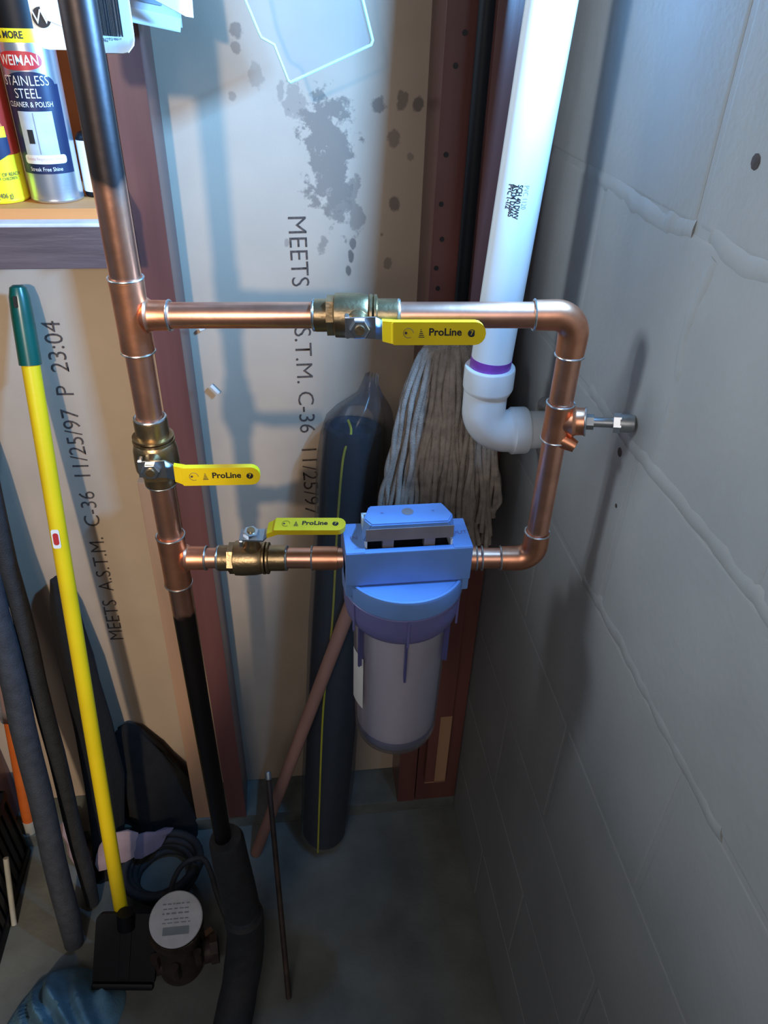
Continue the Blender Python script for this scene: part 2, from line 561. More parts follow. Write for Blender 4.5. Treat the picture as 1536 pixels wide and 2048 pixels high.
# low smears of mortar standing over the joints in view
for pts in ([(0.82, 1.371), (0.72, 1.372), (0.62, 1.366), (0.575, 1.372)],
            [(0.548, 1.378), (0.50, 1.369), (0.44, 1.377), (0.36, 1.370)],
            [(0.532, 1.36), (0.545, 1.30), (0.536, 1.24), (0.541, 1.18)],
            [(0.62, 0.978), (0.50, 0.981), (0.40, 0.977), (0.30, 0.980)],
            [(0.70, 1.174), (0.60, 1.171), (0.45, 1.175), (0.33, 1.172)]):
    bm = B()
    sp = smooth_pts([(0, y, z) for y, z in pts], 10)
    rs = [0.024 + 0.006 * noise.noise(p * 28) for p in sp]
    q = [V((XW + r - 0.0009 - 0.0009 * noise.noise(p * 45), p.y, p.z + noise.noise(p * 40) * 0.006)) for p, r in zip(sp, rs)]
    tube(bm, q, rs, 72)
    obj('mortar_smear', bm, 'block', wall_r)
# small bare pits in the paint
for y, z, r in ((0.604, 1.152, 0.005), (0.515, 1.433, 0.0055), (0.585, 1.10, 0.0025)):
    bm = B()
    lathe(bm, [(0, r), (0.0003, r * 0.8)], (XW - 0.0002, y, z), (-1, 0, 0), 9)
    obj('paint_pit', bm, 'bronze', wall_r)

# back wall: tan drywall, red-brown studs, sill plate
bm = B(); box(bm, (-1.95, YW, 0.04), (XW, YW + 0.05, CEIL))
wall_b = struct(obj('wall_back', bm, 'drywall', sm=False))
bm = B(); box(bm, (-1.95, 0.972, 0), (XW - 0.001, YW + 0.05, 0.038), 0.002)
obj('sill_plate', bm, 'sill', wall_b)
bm = B(); box(bm, (-0.181, 0.970, 0.038), (-0.143, YW, CEIL), 0.0015)
obj('wall_stud', bm, 'wood_red', wall_b)
bm = B(); box(bm, (-0.672, 0.970, 0.038), (-0.634, YW, 1.28), 0.0015)
obj('wall_stud', bm, 'wood_red', wall_b)
bm = B(); box(bm, (0.190, 0.970, 0.038), (0.228, YW, CEIL), 0.0015)
obj('wall_stud', bm, 'wood_red', wall_b)
bm = B(); box(bm, (0.230, 0.971, 0.038), (0.320, YW, CEIL), 0.0015)
obj('wall_stud', bm, 'wood_red', wall_b)
bm = B(); box(bm, (0.243, 0.951, 0.128), (0.288, 0.970, CEIL), 0.0015)
o = obj('furring_board', bm, 'wood_red', wall_b)
# pale raw end of the furring board and old nail heads
bm = B(); box(bm, (0.2432, 0.9506, 0.126), (0.2878, 0.9704, 0.1295), 0.0)
box(bm, (0.2640, 0.9506, 0.128), (0.2877, 0.9512, 0.340), 0.0)
obj('raw_board_end', bm, 'wood_tan', wall_b)
for x, z in ((0.205, 1.455), (0.201, 1.362), (0.199, 1.305), (0.203, 1.262), (0.202, 1.198), (0.213, 1.487), (0.198, 1.225)):
    bm = B(); lathe(bm, [(0, 0.0032), (0.0015, 0.003)], (x, 0.9699, z), (0, -1, 0), 10)
    obj('knot', bm, 'ink', wall_b)

# stencilled print on the drywall paper
TW = YW - 0.0006
for s, o0, u, v, sz in (
        ('MEETS', (0.0175, TW, 1.272), (0.02, 0, -1), (1, 0, 0.02), 0.036),
        ('A.S.T.M. C-36', (0.0190, TW, 1.148), (0.012, 0, -1), (1, 0, 0.012), 0.036),
        ('11/25/97', (0.0225, TW, 0.914), (0.012, 0, -1), (1, 0, 0.012), 0.036)):
    L = {'MEETS': 0.098, 'A.S.T.M. C-36': 0.212, '11/25/97': 0.14}[s]
    tb = text_bm(s, sz, plane_fn(o0, u, v), -0.0002)
    w_ = max((p.co - V(o0)).dot(V(u).normalized()) for p in tb.verts)
    tb.free()
    obj('printed_text', text_bm(s, sz, plane_fn(o0, u, v), -0.0002, sx=L / w_), 'ink_soft', wall_b, sm=False)
s = 'MEETS  A.S.T.M.  C-36  11/25/97  P  23:04'
o0 = (-0.349, TW, 0.505); u = (0.028, 0, 1); v = (-1, 0, 0.028)
tb = text_bm(s, 0.036, plane_fn(o0, u, v), -0.0002)
w_ = max((p.co - V(o0)).dot(V(u).normalized()) for p in tb.verts)
tb.free()
obj('printed_text', text_bm(s, 0.036, plane_fn(o0, u, v), -0.0002, sx=0.625 / w_), 'ink_soft', wall_b, sm=False)
# two chips of plastic caught at the stud edge
for i, (p, a, l) in enumerate((((-0.124, 1.052, 1.117), 0.4, 0.008), ((-0.115, 1.050, 1.022), -0.9, 0.017))):
    bm = B(); box(bm, (-l / 2, -0.002, -0.0022), (l / 2, 0.002, 0.0022), 0.0008, Matrix.Translation(p) @ Matrix.Rotation(-a, 4, 'Y'))
    c = obj('plastic_chip', bm, 'clear_chip', wall_b)

# ------------------------------------------------------------------ copper plumbing
PR = 0.0116
RR = 0.0136     # the riser is the next size up


def LY(x):      # the loop runs slightly towards the camera at its right end
    return 0.670 - 0.055 * (x + 0.139) / 0.395


RX, RY = -0.139, 0.670
LX = 0.256
LGY = LY(LX)
ZU0, ZU1 = 1.277, 1.290
ZL0, ZL1 = 0.998, 1.013
loop = thing('copper_pipe_loop', (RX, RY, 0.0), 'copper water pipe loop with soldered tees and elbows, old brown riser on its left side', 'pipe')


def zu(x): return ZU0 + (ZU1 - ZU0) * (x - RX) / (LX - RX)
def zl(x): return ZL0 + (ZL1 - ZL0) * (x - RX) / (LX - RX)
def PU(x): return V((x, LY(x), zu(x)))
def PL(x): return V((x, LY(x), zl(x)))


def pipe(a, b, m='copper', r=None, name='pipe'):
    r = r or PR
    bm = B(); tube(bm, [a, b], r, 28)
    return obj(name, bm, m, loop)


def ring(parent, c, axis, r=PR + 0.0016, w=0.0011):
    u, v, a = frame(axis)
    c = V(c)
    bm = B()
    pts = [c + (u * math.cos(t) + v * math.sin(t)) * r for t in [2 * PI * k / 28 for k in range(28)]]
    tube(bm, pts, [w * (1 + 0.25 * noise.noise(p * 300)) for p in pts], 8, closed=True)
    return obj('solder_ring', bm, 'solder', parent)


FR = PR + 0.0017
pipe((RX, RY, 2.37), (RX, RY, 1.300), 'riser', RR)
pipe((RX, RY, 1.255), (RX, RY, 1.165), 'copper', RR - 0.0008)
pipe((RX, RY, 1.105), (RX, RY, 1.02), 'copper', RR - 0.0008)
pipe((RX, RY, 0.965), (RX, RY, 0.30), 'riser', RR - 0.0008)


def tee(c, up, dn, br, bl, m='copper_fit', rr=None):
    """run from up to dn (world z), branch along br for bl"""
    c = V(c)
    bm = B()
    FQ = rr or FR
    lathe(bm, [(0, FQ), (0.002, FQ + 0.0004), (0.012, FQ), (up - dn - 0.012, FQ), (up - dn - 0.002, FQ + 0.0004), (up - dn, FQ)], (c.x, c.y, dn), (0, 0, 1), 32)
    lathe(bm, [(0.0, FR - 0.0015), (0.009, FR - 0.0010), (0.0142, FR + 0.0026), (0.0160, FR + 0.0012), (0.0180, FR + 0.0002), (bl - 0.002, FR), (bl, FR + 0.0003)], c, br, 32)
    o = obj('tee', bm, m, loop)
    ring(o, (c.x, c.y, up), (0, 0, 1), FQ)
    ring(o, (c.x, c.y, dn), (0, 0, 1), FQ)
    ring(o, c + V(br).normalized() * bl, br)
    return o


du = (PU(0.2) - PU(0)).normalized()
dl = (PL(0.2) - PL(0)).normalized()
tee((RX, RY, ZU0), 1.311, 1.243, du, 0.034, rr=RR + 0.0015)
tee((RX, RY, ZL0), 1.030, 0.962, dl, 0.036, rr=RR + 0.0015)
pipe(PU(RX + 0.03), PU(0.030))
pipe(PU(0.092), PU(LX - 0.012))
pipe(PL(RX + 0.03), PL(-0.078))
pipe(PL(-0.026), PL(0.055))
pipe(PL(0.170), PL(LX - 0.012))
pipe((LX, LGY, ZU1 - 0.015), (LX, LGY, 1.19))
pipe((LX, LGY, 1.18), (LX, LGY, ZL1 + 0.015))


def elbow(c, d1, d2, l=0.034, m='copper_fit'):
    c, d1, d2 = V(c), V(d1).normalized(), V(d2).normalized()
    R = 0.019
    a, b = c + d1 * R, c + d2 * R
    cc = a + d2 * R
    pts = [c + d1 * l] + arc(cc, a, b, 10) + [c + d2 * l]
    bm = B(); tube(bm, pts, [FR] + [FR + 0.0006] * 11 + [FR], 28)
    o = obj('elbow', bm, m, loop)
    ring(o, c + d1 * l, d1)
    ring(o, c + d2 * l, d2)
    return o


elbow((LX, LGY, ZU1), -du, (0, 0, -1), 0.038)
elbow((LX, LGY, ZL1), -dl, (0, 0, 1), 0.036)
# couplings beside the filter
for c in (0.028, 0.180):
    bm = B(); tube(bm, [PL(c - 0.014), PL(c + 0.014)], FR, 28)
    o = obj('coupling', bm, 'copper_fit', loop)
    ring(o, PL(c - 0.014 if c < 0.1 else c + 0.014), dl)
ring(loop, PL(0.200), dl)
# drain tee on the right leg
bd = V((0.066, -0.026, 0.008)).normalized()
tee((LX, LGY, 1.184), 1.203, 1.164, bd, 0.026)
bm = B(); tube(bm, [V((LX, LGY, 1.172)) + V((0.006, -0.006, -0.006)), V((LX, LGY, 1.172)) + V((0.017, -0.014, -0.010))], [0.009, 0.006], 14)
obj('tee_boss', bm, 'copper_fit', loop)
c0 = V((LX, LGY, 1.184))
bm = B(); tube(bm, [c0 + bd * 0.024, c0 + bd * 0.034], 0.0075, 6); tube(bm, [c0 + bd * 0.033, c0 + bd * 0.056], 0.0048, 18)
sp_ = obj('steel_spigot', bm, 'dull_steel', loop)
bm = B(); tube(bm, [c0 + bd * 0.052, c0 + bd * 0.059], 0.0095, 6)
obj('hex_nut', bm, 'steel', sp_)
bm = B(); tube(bm, [c0 + bd * 0.058, c0 + bd * 0.066, c0 + bd * 0.071, c0 + bd * 0.0735], [0.0088, 0.0088, 0.0078, 0.004], 20)
obj('spigot_cap', bm, 'dull_steel', sp_)


# ------------------------------------------------------------------ ball valves
def valve(c, ax, st, lv, label, lev_len=0.075, lift=0.034, bend=0.012, base_bend=0.030, k=1.0):
    c, ax, st, lv = V(c), V(ax).normalized(), V(st).normalized(), V(lv).normalized()
    t = thing('ball_valve', c, label, 'valve', 'ball valves on the copper loop')
    sd = lv.cross(st).normalized()
    bm = B()
    S = 0.0145
    lathe(bm, [(-0.038, PR + 0.001), (-0.038, S - 0.0006), (-0.036, S), (-0.022, S), (-0.020, S + 0.0012), (-0.0195, S + 0.001)], c, ax, 32, k=k)
    lathe(bm, [(-0.020, 0.0165), (-0.0185, 0.0195), (-0.010, 0.0198), (0.004, 0.0192), (0.010, 0.0178), (0.012, 0.0165)], c, ax, 32, k=k)
    lathe(bm, [(0.0115, 0.0165), (0.0125, 0.0183), (0.0145, 0.0183), (0.0155, 0.0163)], c, ax, 32, k=k)
    lathe(bm, [(0.0155, 0.0163), (0.0165, 0.0180), (0.0185, 0.0180), (0.0195, S)], c, ax, 32, k=k)
    lathe(bm, [(0.0190, S), (0.036, S), (0.038, S - 0.0006), (0.038, PR + 0.001)], c, ax, 32, k=k)
    body = obj('valve_body', bm, 'brass', t)
    ring(body, c - ax * 0.038, ax, (PR + 0.0012) * k, 0.0017)
    ring(body, c + ax * 0.038, ax, (PR + 0.0012) * k, 0.0017)
    bm = B(); lathe(bm, [(-0.026, 0.0180), (-0.0195, 0.0180)], c, ax, 6, k=k)
    obj('hex_collar', bm, 'brass', body, sm=False)
    bm = B(); lathe(bm, [(0.010, 0.0105), (0.019, 0.0098), (0.022, 0.0075), (0.028, 0.0070), (lift + 0.004, 0.0045)], c, st, 24)
    obj('stem', bm, 'brass', t)
    bm = B(); lathe(bm, [(lift + 0.0012, 0.0088), (lift + 0.0070, 0.0088), (lift + 0.0076, 0.0078)], c, st, 6)
    nut = obj('hex_nut', bm, 'steel', t, sm=False)
    bm = B(); lathe(bm, [(lift + 0.0070, 0.0046), (lift + 0.0095, 0.0042)], c, st, 14)
    obj('stem_tip', bm, 'brass', nut)
    # steel lever strip, bent away from the body, then the vinyl grip
    hub = c + st * lift
    prof = [(-0.012, 0), (0.014, 0), (base_bend, bend), (base_bend + lev_len - 0.004, bend)]
    bm = B()
    wd = [0.0085, 0.0095, 0.0075, 0.007]
    th = 0.0022
    rows = []
    for (x, h), w2 in zip(prof, wd):
        p = hub + lv * x + st * h
        rows.append([bm.verts.new(p + sd * w2), bm.verts.new(p - sd * w2), bm.verts.new(p - sd * w2 + st * th), bm.verts.new(p + sd * w2 + st * th)])
    for a, b in zip(rows[:-1], rows[1:]):
        for k in range(4):
            bm.faces.new((a[k], a[(k + 1) % 4], b[(k + 1) % 4], b[k]))
    bm.faces.new(rows[0][::-1]); bm.faces.new(rows[-1])
    lev = obj('lever', bm, 'steel', t, sm=False)
    # two stop tabs on the hub plate
    bm = B()
    for s_ in (-1, 1):
        q = hub + lv * -0.010 + sd * (0.008 * s_)
        tube(bm, [q, q - st * 0.007], 0.0022, 8)
    obj('stop_tab', bm, 'steel', lev)
    # grip: rounded slab
    L = lev_len
    g0 = hub + lv * (base_bend + L / 2) + st * (bend - 0.0020)
    pl = rrect(L, 0.0200, 0.0030, 4)
    r_ = 0.0088
    pl = []
    for i in range(9):
        a = -PI / 2 + PI * i / 8
        pl.append((L / 2 - r_ + r_ * math.cos(a), r_ * 1.12 * math.sin(a)))
    pl += [(-L / 2 + 0.002, 0.0099), (-L / 2, 0.0080), (-L / 2, -0.0080), (-L / 2 + 0.002, -0.0099)]
    bm = B()
    prism(bm, pl, g0, lv, sd, st, 0.0066)
    bmesh.ops.bevel(bm, geom=[e for e in bm.edges if abs((e.verts[0].co - e.verts[1].co).dot(st)) < 1e-5], offset=0.0019, segments=3, affect='EDGES', profile=0.55)
    # flared mouth bending down to the strip
    gp = obj('lever_grip', bm, 'yellow_grip', t)
    bm = B()
    a = hub + lv * (base_bend - 0.007) + st * (bend * 0.62)
    rows = []
    for p, w2, hh in ((a, 0.0088, 0.0032), (hub + lv * (base_bend + 0.004) + st * (bend + 0.0010), 0.0098, 0.0036)):
        rows.append([bm.verts.new(p + sd * w2 - st * hh), bm.verts.new(p - sd * w2 - st * hh), bm.verts.new(p - sd * w2 + st * hh), bm.verts.new(p + sd * w2 + st * hh)])
    for k in range(4):
        bm.faces.new((rows[0][k], rows[0][(k + 1) % 4], rows[1][(k + 1) % 4], rows[1][k]))
    bm.faces.new(rows[0][::-1]); bm.faces.new(rows[1])
    obj('grip_mouth', bm, 'yellow_grip', gp)
    f0 = g0 + st * 0.0068
    tu = lv
    tv = st.cross(lv)
    fn = lambda x0, y0: plane_fn(f0 + tu * x0 + tv * y0, tu, tv)
    obj('grip_print', text_bm('ProLine', 0.0088, fn(-0.0085, 0.0012), 0.00025, 1.0), 'ink', gp, sm=False)
    bm = B(); lathe(bm, [(0, 0.0033), (0.0002, 0.0033)], f0 + tu * 0.0275 + tv * 0.0004 - st * 0.0001, st, 18)
    obj('grip_emblem', bm, 'ink', gp)
    obj('grip_print', text_bm('7', 0.006, fn(0.0260, 0.0006), 0.0), 'yellow_grip', gp, sm=False).location += st * 0.0003
    bm = B()
    for k in range(5):
        prism(bm, [(-0.0025 + 0.0004 * k, -0.0038 + 0.0016 * k), (0.0025 - 0.0006 * k, -0.0038 + 0.0016 * k), (0.0025 - 0.0006 * k, -0.0030 + 0.0016 * k), (-0.0025 + 0.0004 * k, -0.0030 + 0.0016 * k)], f0 + tu * -0.0145 + tv * 0.0005, tu, tv, st, 0.0001)
    obj('grip_mark', bm, 'ink_soft', gp, sm=False)
    bm = B()
    cc = f0 + tu * -0.0255 + tv * 0.0006
    tube(bm, [cc + (tu * math.cos(q) + tv * math.sin(q)) * 0.0042 for q in [PI * 2 * k / 18 for k in range(16)]], 0.00022, 5)
    lathe(bm, [(0, 0.0012), (0.0001, 0.0012)], cc - tu * 0.002, st, 10)
    obj('grip_mark', bm, 'ink_soft', gp)
    return t


valve((RX, RY, 1.136), (0, 0, 1), (0, -1, 0.0), (1, -0.02, -0.02), 'ball valve on the vertical riser, yellow lever sticking out sideways across the stud', k=1.13)
valve(PU(0.061), du, (-0.02, -1, 0.05), du, 'ball valve on the upper horizontal copper pipe with yellow lever along the pipe', lev_len=0.079, base_bend=0.026)
valve(PL(-0.052), dl, (0.03, -0.12, 1), dl, 'brass ball valve left of the blue water filter, yellow lever raised above its stem', lev_len=0.077, base_bend=0.025, bend=0.013)

# ------------------------------------------------------------------ water filter
FX = 0.1145
FC = PL(FX)
FZ = FC.z
t = thing('water_filter', (FX, FC.y, 0.70), 'blue-headed water filter housing with white cartridge hanging on the lower copper pipe', 'filter')
cy = FC.y
HW = 0.0675
yf = cy - 0.037
bm = B()
# block between the two pipe ports with flat front panel
box(bm, (FX - HW, yf, 1.003), (FX + HW, yf + 0.008, 1.0465), 0.002)
box(bm, (FX - HW, yf + 0.004, 1.000), (FX + HW, yf + 0.030, 1.036), 0.002)
box(bm, (FX - HW, yf + 0.004, 0.985), (FX + HW, cy + 0.030, 1.030), 0.002)
head = obj('filter_head', bm, 'blue_plastic', t)
for s_, nm in ((-1, 'IN'), (1, 'OUT')):
    bm = B()
    x0, x1 = (FX - HW, FX - HW + 0.0215) if s_ < 0 else (FX + HW - 0.0215, FX + HW)
    box(bm, (x0, yf + 0.0006, 1.002), (x1, cy + 0.016, 1.0475), 0.0022)
    p = obj('port_block', bm, 'blue_plastic', head)
    obj('port_print', text_bm(nm, 0.0085, plane_fn(((x0 + x1) / 2, yf + 0.026, 1.0479), (1, 0, 0), (0, 1, 0)), 0, align='CENTER'), 'ring_plastic', p if False else head, sm=False)
# round collar with half-moon ledge, cut flat by the front panel
bm = B()
N = 48
def ring_pts(r, z): return [V((FX + r * math.cos(2 * PI * k / N), cy + r * math.sin(2 * PI * k / N), z)) for k in range(N)]
lathe(bm, [(0.975, 0.0665), (0.978, 0.0685), (0.998, 0.0690), (1.0015, 0.0680), (1.0020, 0.0655), (1.0008, 0.0640), (1.0008, 0.01)], (FX, cy, 0), (0, 0, 1), 64)
obj('head_collar', bm, 'blue_plastic', t)
# clamp ring on the sump
bm = B()
lathe(bm, [(0.932, 0.0560), (0.934, 0.0600), (0.942, 0.0645), (0.955, 0.0668), (0.974, 0.0672), (0.9752, 0.066)], (FX, cy, 0), (0, 0, 1), 64)
rg = obj('sump_ring', bm, 'ring_plastic', t)
for a in (-92, -150, -30, 28, 90, 152):
    a = math.radians(a)
    c = V((FX + 0.0575 * math.cos(a), cy + 0.0575 * math.sin(a), 0))
    bm = B()
    box(bm, (-0.0035, -0.0014, 0.873), (0.0035, 0.0014, 0.938), 0.0008, Matrix.Translation(c) @ Matrix.Rotation(a, 4, 'Z'))
    obj('rib', bm, 'rib_plastic', rg)
    bm = B()
    box(bm, (-0.0010, -0.0012, 0.936), (0.0012, 0.0012, 0.974), 0.0004, Matrix.Translation(V((FX + 0.0672 * math.cos(a), cy + 0.0672 * math.sin(a), 0))) @ Matrix.Rotation(a, 4, 'Z'))
    obj('rib', bm, 'ring_plastic', rg)
# see-through sump with the white cartridge inside
ZB = 0.716
bm = B()
prof = [(ZB, 0.002), (ZB + 0.0005, 0.030), (ZB + 0.004, 0.041), (ZB + 0.012, 0.0495), (ZB + 0.022, 0.0525), (0.93, 0.0560), (0.93, 0.0540), (ZB + 0.024, 0.0508), (ZB + 0.014, 0.0470), (ZB + 0.008, 0.040), (ZB + 0.005, 0.002)]
lathe(bm, prof, (FX, cy, 0), (0, 0, 1), 56)
sump = obj('sump', bm, 'sump_shell', t)
bm = B(); lathe(bm, [(ZB + 0.0300, 0.0480), (ZB + 0.033, 0.0500), (0.945, 0.0525)], (FX, cy, 0), (0, 0, 1), 48)
obj('filter_cartridge', bm, 'cartridge', t)
bm = B(); lathe(bm, [(ZB + 0.0062, 0.034), (ZB + 0.010, 0.042), (ZB + 0.017, 0.0475), (ZB + 0.028, 0.0502), (ZB + 0.0296, 0.0500), (ZB + 0.0297, 0.040)], (FX, cy, 0), (0, 0, 1), 48)
obj('sump_foot', bm, 'ring_plastic', t)
bm = B()
r_ = 0.0567
for k in range(8):
    a0, a1 = [math.radians(-172 + 26 * q / 8) for q in (k, k + 1)]
    q = [V((FX + r_ * math.cos(a), cy + r_ * math.sin(a), z)) for a, z in ((a0, 0.80), (a1, 0.80), (a1, 0.885), (a0, 0.885))]
    bm.faces.new([bm.verts.new(p) for p in q])
bmesh.ops.remove_doubles(bm, verts=bm.verts[:], dist=1e-5)
obj('sump_label', bm, 'white', t)
# chamfered cover over the wall bracket
bm = B()
cz0, cz1 = 1.0550, 1.0765
by, fy = cy + 0.006, yf + 0.008
bot = [(-0.047, fy), (0.047, fy), (0.047, by), (-0.047, by)]
mid = [(-0.049, fy - 0.001), (0.049, fy - 0.001), (0.049, by), (-0.049, by)]
top = [(-0.040, fy), (0.040, fy), (0.047, fy + 0.012), (0.039, by), (-0.039, by), (-0.047, fy + 0.012)]
vb = [bm.verts.new((FX + x, y, cz0)) for x, y in [(-0.049, fy), (0.049, fy), (0.049, fy + 0.014), (0.043, by), (-0.043, by), (-0.049, fy + 0.014)]]
vt = [bm.verts.new((FX + x, y, cz1)) for x, y in top]
bm.faces.new(vb[::-1]); bm.faces.new(vt)
for k in range(6):
    bm.faces.new((vb[k], vb[(k + 1) % 6], vt[(k + 1) % 6], vt[k]))
bmesh.ops.bevel(bm, geom=bm.edges[:], offset=0.0014, segments=2, affect='EDGES')
cov = obj('bracket_cover', bm, 'blue_plastic', t)
bm = B(); box(bm, (FX - 0.046, fy - 0.0012, cz0 + 0.0012), (FX + 0.046, fy - 0.0001, cz0 + 0.0165), 0.0004)
obj('cover_front', bm, 'grey_plastic', cov)
bm = B(); lathe(bm, [(0, 0.0062), (0.0006, 0.0062), (0.0012, 0.004)], (FX, (fy + by) / 2 + 0.003, cz1 - 0.0002), (0, 0, 1), 20)
obj('release_button', bm, 'grey_plastic', cov)
for dx in (-0.027, 0.027):
    obj('cover_print', text_bm('x', 0.007, plane_fn((FX + dx, (fy + by) / 2 + 0.003, cz1 + 0.0003), (1, 0, 0), (0, 1, 0)), 0, align='CENTER'), 'ring_plastic', cov, sm=False)
bm = B()
box(bm, (FX - 0.0465, yf + 0.010, 1.030), (FX - 0.0440, cy + 0.016, 1.060), 0.0005)
box(bm, (FX + 0.0440, yf + 0.008, 1.030), (FX + 0.0465, cy + 0.016, 1.052), 0.0005)
box(bm, (FX - 0.0465, cy + 0.014, 1.020), (FX + 0.0465, cy + 0.017, 1.060), 0.0005)
obj('bracket', bm, 'white_metal', t)
bm = B(); box(bm, (FX - 0.0435, yf + 0.0085, 1.0362), (FX + 0.0435, cy + 0.013, 1.0420), 0.0)
obj('gap_shade', bm, 'black_plastic', t)  # black slab puts the shade of the gap under the cover into shape
for dx in (-0.022, 0.022):
    bm = B(); box(bm, (FX + dx - 0.006, yf + 0.010, 1.040), (FX + dx + 0.006, yf + 0.020, 1.0545), 0.001)
    obj('bracket_tab', bm, 'grey_plastic', t)

# ------------------------------------------------------------------ white drain pipe
t = thing('drain_pipe', (0.237, 0.80, 1.10), 'white plastic drain pipe with purple primer ring, elbow turned into the block wall', 'pipe')
PV = 0.0241
px = lambda z: 0.2365 + (z - 1.155) * 0.050
bm = B(); tube(bm, [(px(2.37) , 0.80, 2.37), (px(1.14), 0.80, 1.14)], PV, 36)
pp = obj('pipe', bm, 'pvc', t)
bm = B(); tube(bm, [(px(1.171), 0.80, 1.171), (px(1.157), 0.80, 1.157)], PV + 0.0004, 36)
obj('primer_band', bm, 'primer', pp)
bm = B()
lathe(bm, [(0, PV), (0, 0.0295), (0.002, 0.0305), (0.026, 0.0305), (0.030, 0.0290), (0.034, 0.0272)], (px(1.16), 0.80, 1.160), (0, 0, -1), 40, cap=False)
ec = V((px(1.12), 0.80, 1.072))
pts = [V((ec.x, 0.80, 1.13))] + arc((ec.x + 0.034, 0.80, 1.072 + 0.032), (ec.x, 0.80, 1.104), (ec.x + 0.034, 0.80, 1.071), 10) + [V((ec.x + 0.040, 0.80, 1.071))]
tube(bm, pts, 0.0268, 36)
lathe(bm, [(0, 0.0268), (0.003, 0.0280), (0.005, 0.0300), (0.022, 0.0300), (0.024, 0.0290), (0.024, 0.020)], (ec.x + 0.034, 0.80, 1.071), (1, 0, 0), 40)
obj('elbow', bm, 'pvc', t)
bm = B(); tube(bm, [(ec.x + 0.055, 0.80, 1.071), (XW + 0.01, 0.80, 1.071)], PV, 32)
obj('pipe', bm, 'pvc', t)
bm = B()
pts = [V((XW, 0.80 + 0.031 * math.cos(a) * (1 + 0.1 * math.sin(3 * a)), 1.071 + 0.034 * math.sin(a) * (1 + 0.12 * math.cos(2 * a)))) for a in [2 * PI * k / 26 for k in range(26)]]
tube(bm, pts, [0.009 + 0.003 * noise.noise(p * 90) for p in pts], 10, closed=True)
obj('grout_collar', bm, 'grout', wall_r)
# printed spec on the pipe (two columns, reading along it)
def cyl_fn(cx, cyy, r, a0, zc, vert=False):
    def f(x, y):
        if vert:
            return V((cx(zc - x) + r * math.sin(a0 + y / r), cyy - r * math.cos(a0 + y / r), zc - x))
        return V((cx(zc) + r * math.sin(a0 + x / r), cyy - r * math.cos(a0 + x / r), zc + y))
    return f
for a0, s, sz in ((-0.22, 'SCH 40 DWV', 0.0075), (-0.44, 'ASTM D2665', 0.0075), (-0.62, 'PVC 1-1/2', 0.0075), (0.05, 'PVC 1120', 0.0075)):
    mm_ = 'ink' if a0 < 0 else 'grey_print'
    obj('pipe_print', text_bm(s, sz, cyl_fn(px, 0.80, PV + 0.0003, a0 - 0.10, 1.366, True), 0.0002 if a0 < 0 else -0.0001, 0.75), mm_, pp, sm=False)

# thin black line running up the corner studs
bm = B(); tube(bm, [(0.229, 0.942, 2.37), (0.229, 0.942, 0.72), (0.229, 0.949, 0.70), (0.229, 0.970, 0.69)], 0.0092, 20)
tag(obj('conduit', bm, 'black_plastic', origin=(0.229, 0.942, 0.70)), 'thin black conduit running straight up the red-brown corner studs', 'pipe')

# ------------------------------------------------------------------ mop
t = thing('string_mop', (-0.125, 0.905, 0.012), 'grey string mop standing head up in the corner with a reddish wooden handle', 'mop')
bm = B()
a, b = V((-0.125, 0.905, 0.0)), V((0.194, 0.909, 1.085))
tube(bm, [a, a + (b - a) * 0.01, b], [0.010, 0.0118, 0.0118], 20)
obj('handle', bm, 'wood_handle', t)
bm = B(); box(bm, (-0.035, -0.010, -0.014), (0.035, 0.010, 0.014), 0.006, Matrix.Translation((0.203, 0.909, 1.105)))
obj('mop_clamp', bm, 'black_plastic', t)
rng = random.Random(11)
TOP = V((0.212, 0.905, 1.132))
for i in range(150):
    ang = rng.uniform(0, 2 * PI) if i > 70 else rng.uniform(PI * 1.0, PI * 2.0)
    k = rng.uniform(0.35, 1.0) ** 0.6
    rx, ry = 0.094 * k, 0.036 * k
    ln = rng.uniform(0.245, 0.325) if k > 0.5 else rng.uniform(0.22, 0.28)
    cx_, sy_ = math.cos(ang), math.sin(ang)
    st = TOP + V((0.040 * cx_ * k + rng.uniform(-0.004, 0.004), 0.016 * sy_ * k, 0.012 - 0.012 * k * abs(cx_)))
    ex = TOP.x + 0.003 + rx * cx_ * (1.0 if cx_ < 0 else 0.98) + rng.uniform(-0.008, 0.008)
    ey = TOP.y - 0.006 + ry * sy_
    ctrl = [st + V((-0.016 * cx_, 0, 0.004)), st]
    for j in range(1, 6):
        f = j / 5
        g = min(1, f ** 0.62)
        wob = V((rng.uniform(-1, 1) * 0.0060, rng.uniform(-1, 1) * 0.004, 0))
        ctrl.append(V((st.x + (ex - st.x) * g, st.y + (ey - st.y) * g, st.z - ln * f - 0.004 * f)) + wob)
    if i % 31 == 5:      # a few ends curl up into a loop
        e = ctrl[-2]
        ctrl[-1] = e + V((0.010, -0.006, -0.020)); ctrl += [e + V((0.020, -0.008, -0.006)), e + V((0.016, -0.008, 0.016)), e + V((0.012, -0.008, 0.040))]
    for c_ in ctrl:
        c_.x = min(c_.x, XW - 0.008)
        c_.y = min(c_.y, 0.927)
    p_ = smooth_pts(ctrl, 4)
    bm = B()
    tube(bm, p_, [0.0042 + 0.0006 * noise.noise(q * 120) for q in p_], 6)
    obj('yarn_strand', bm, 'yarn', t, angle=80)

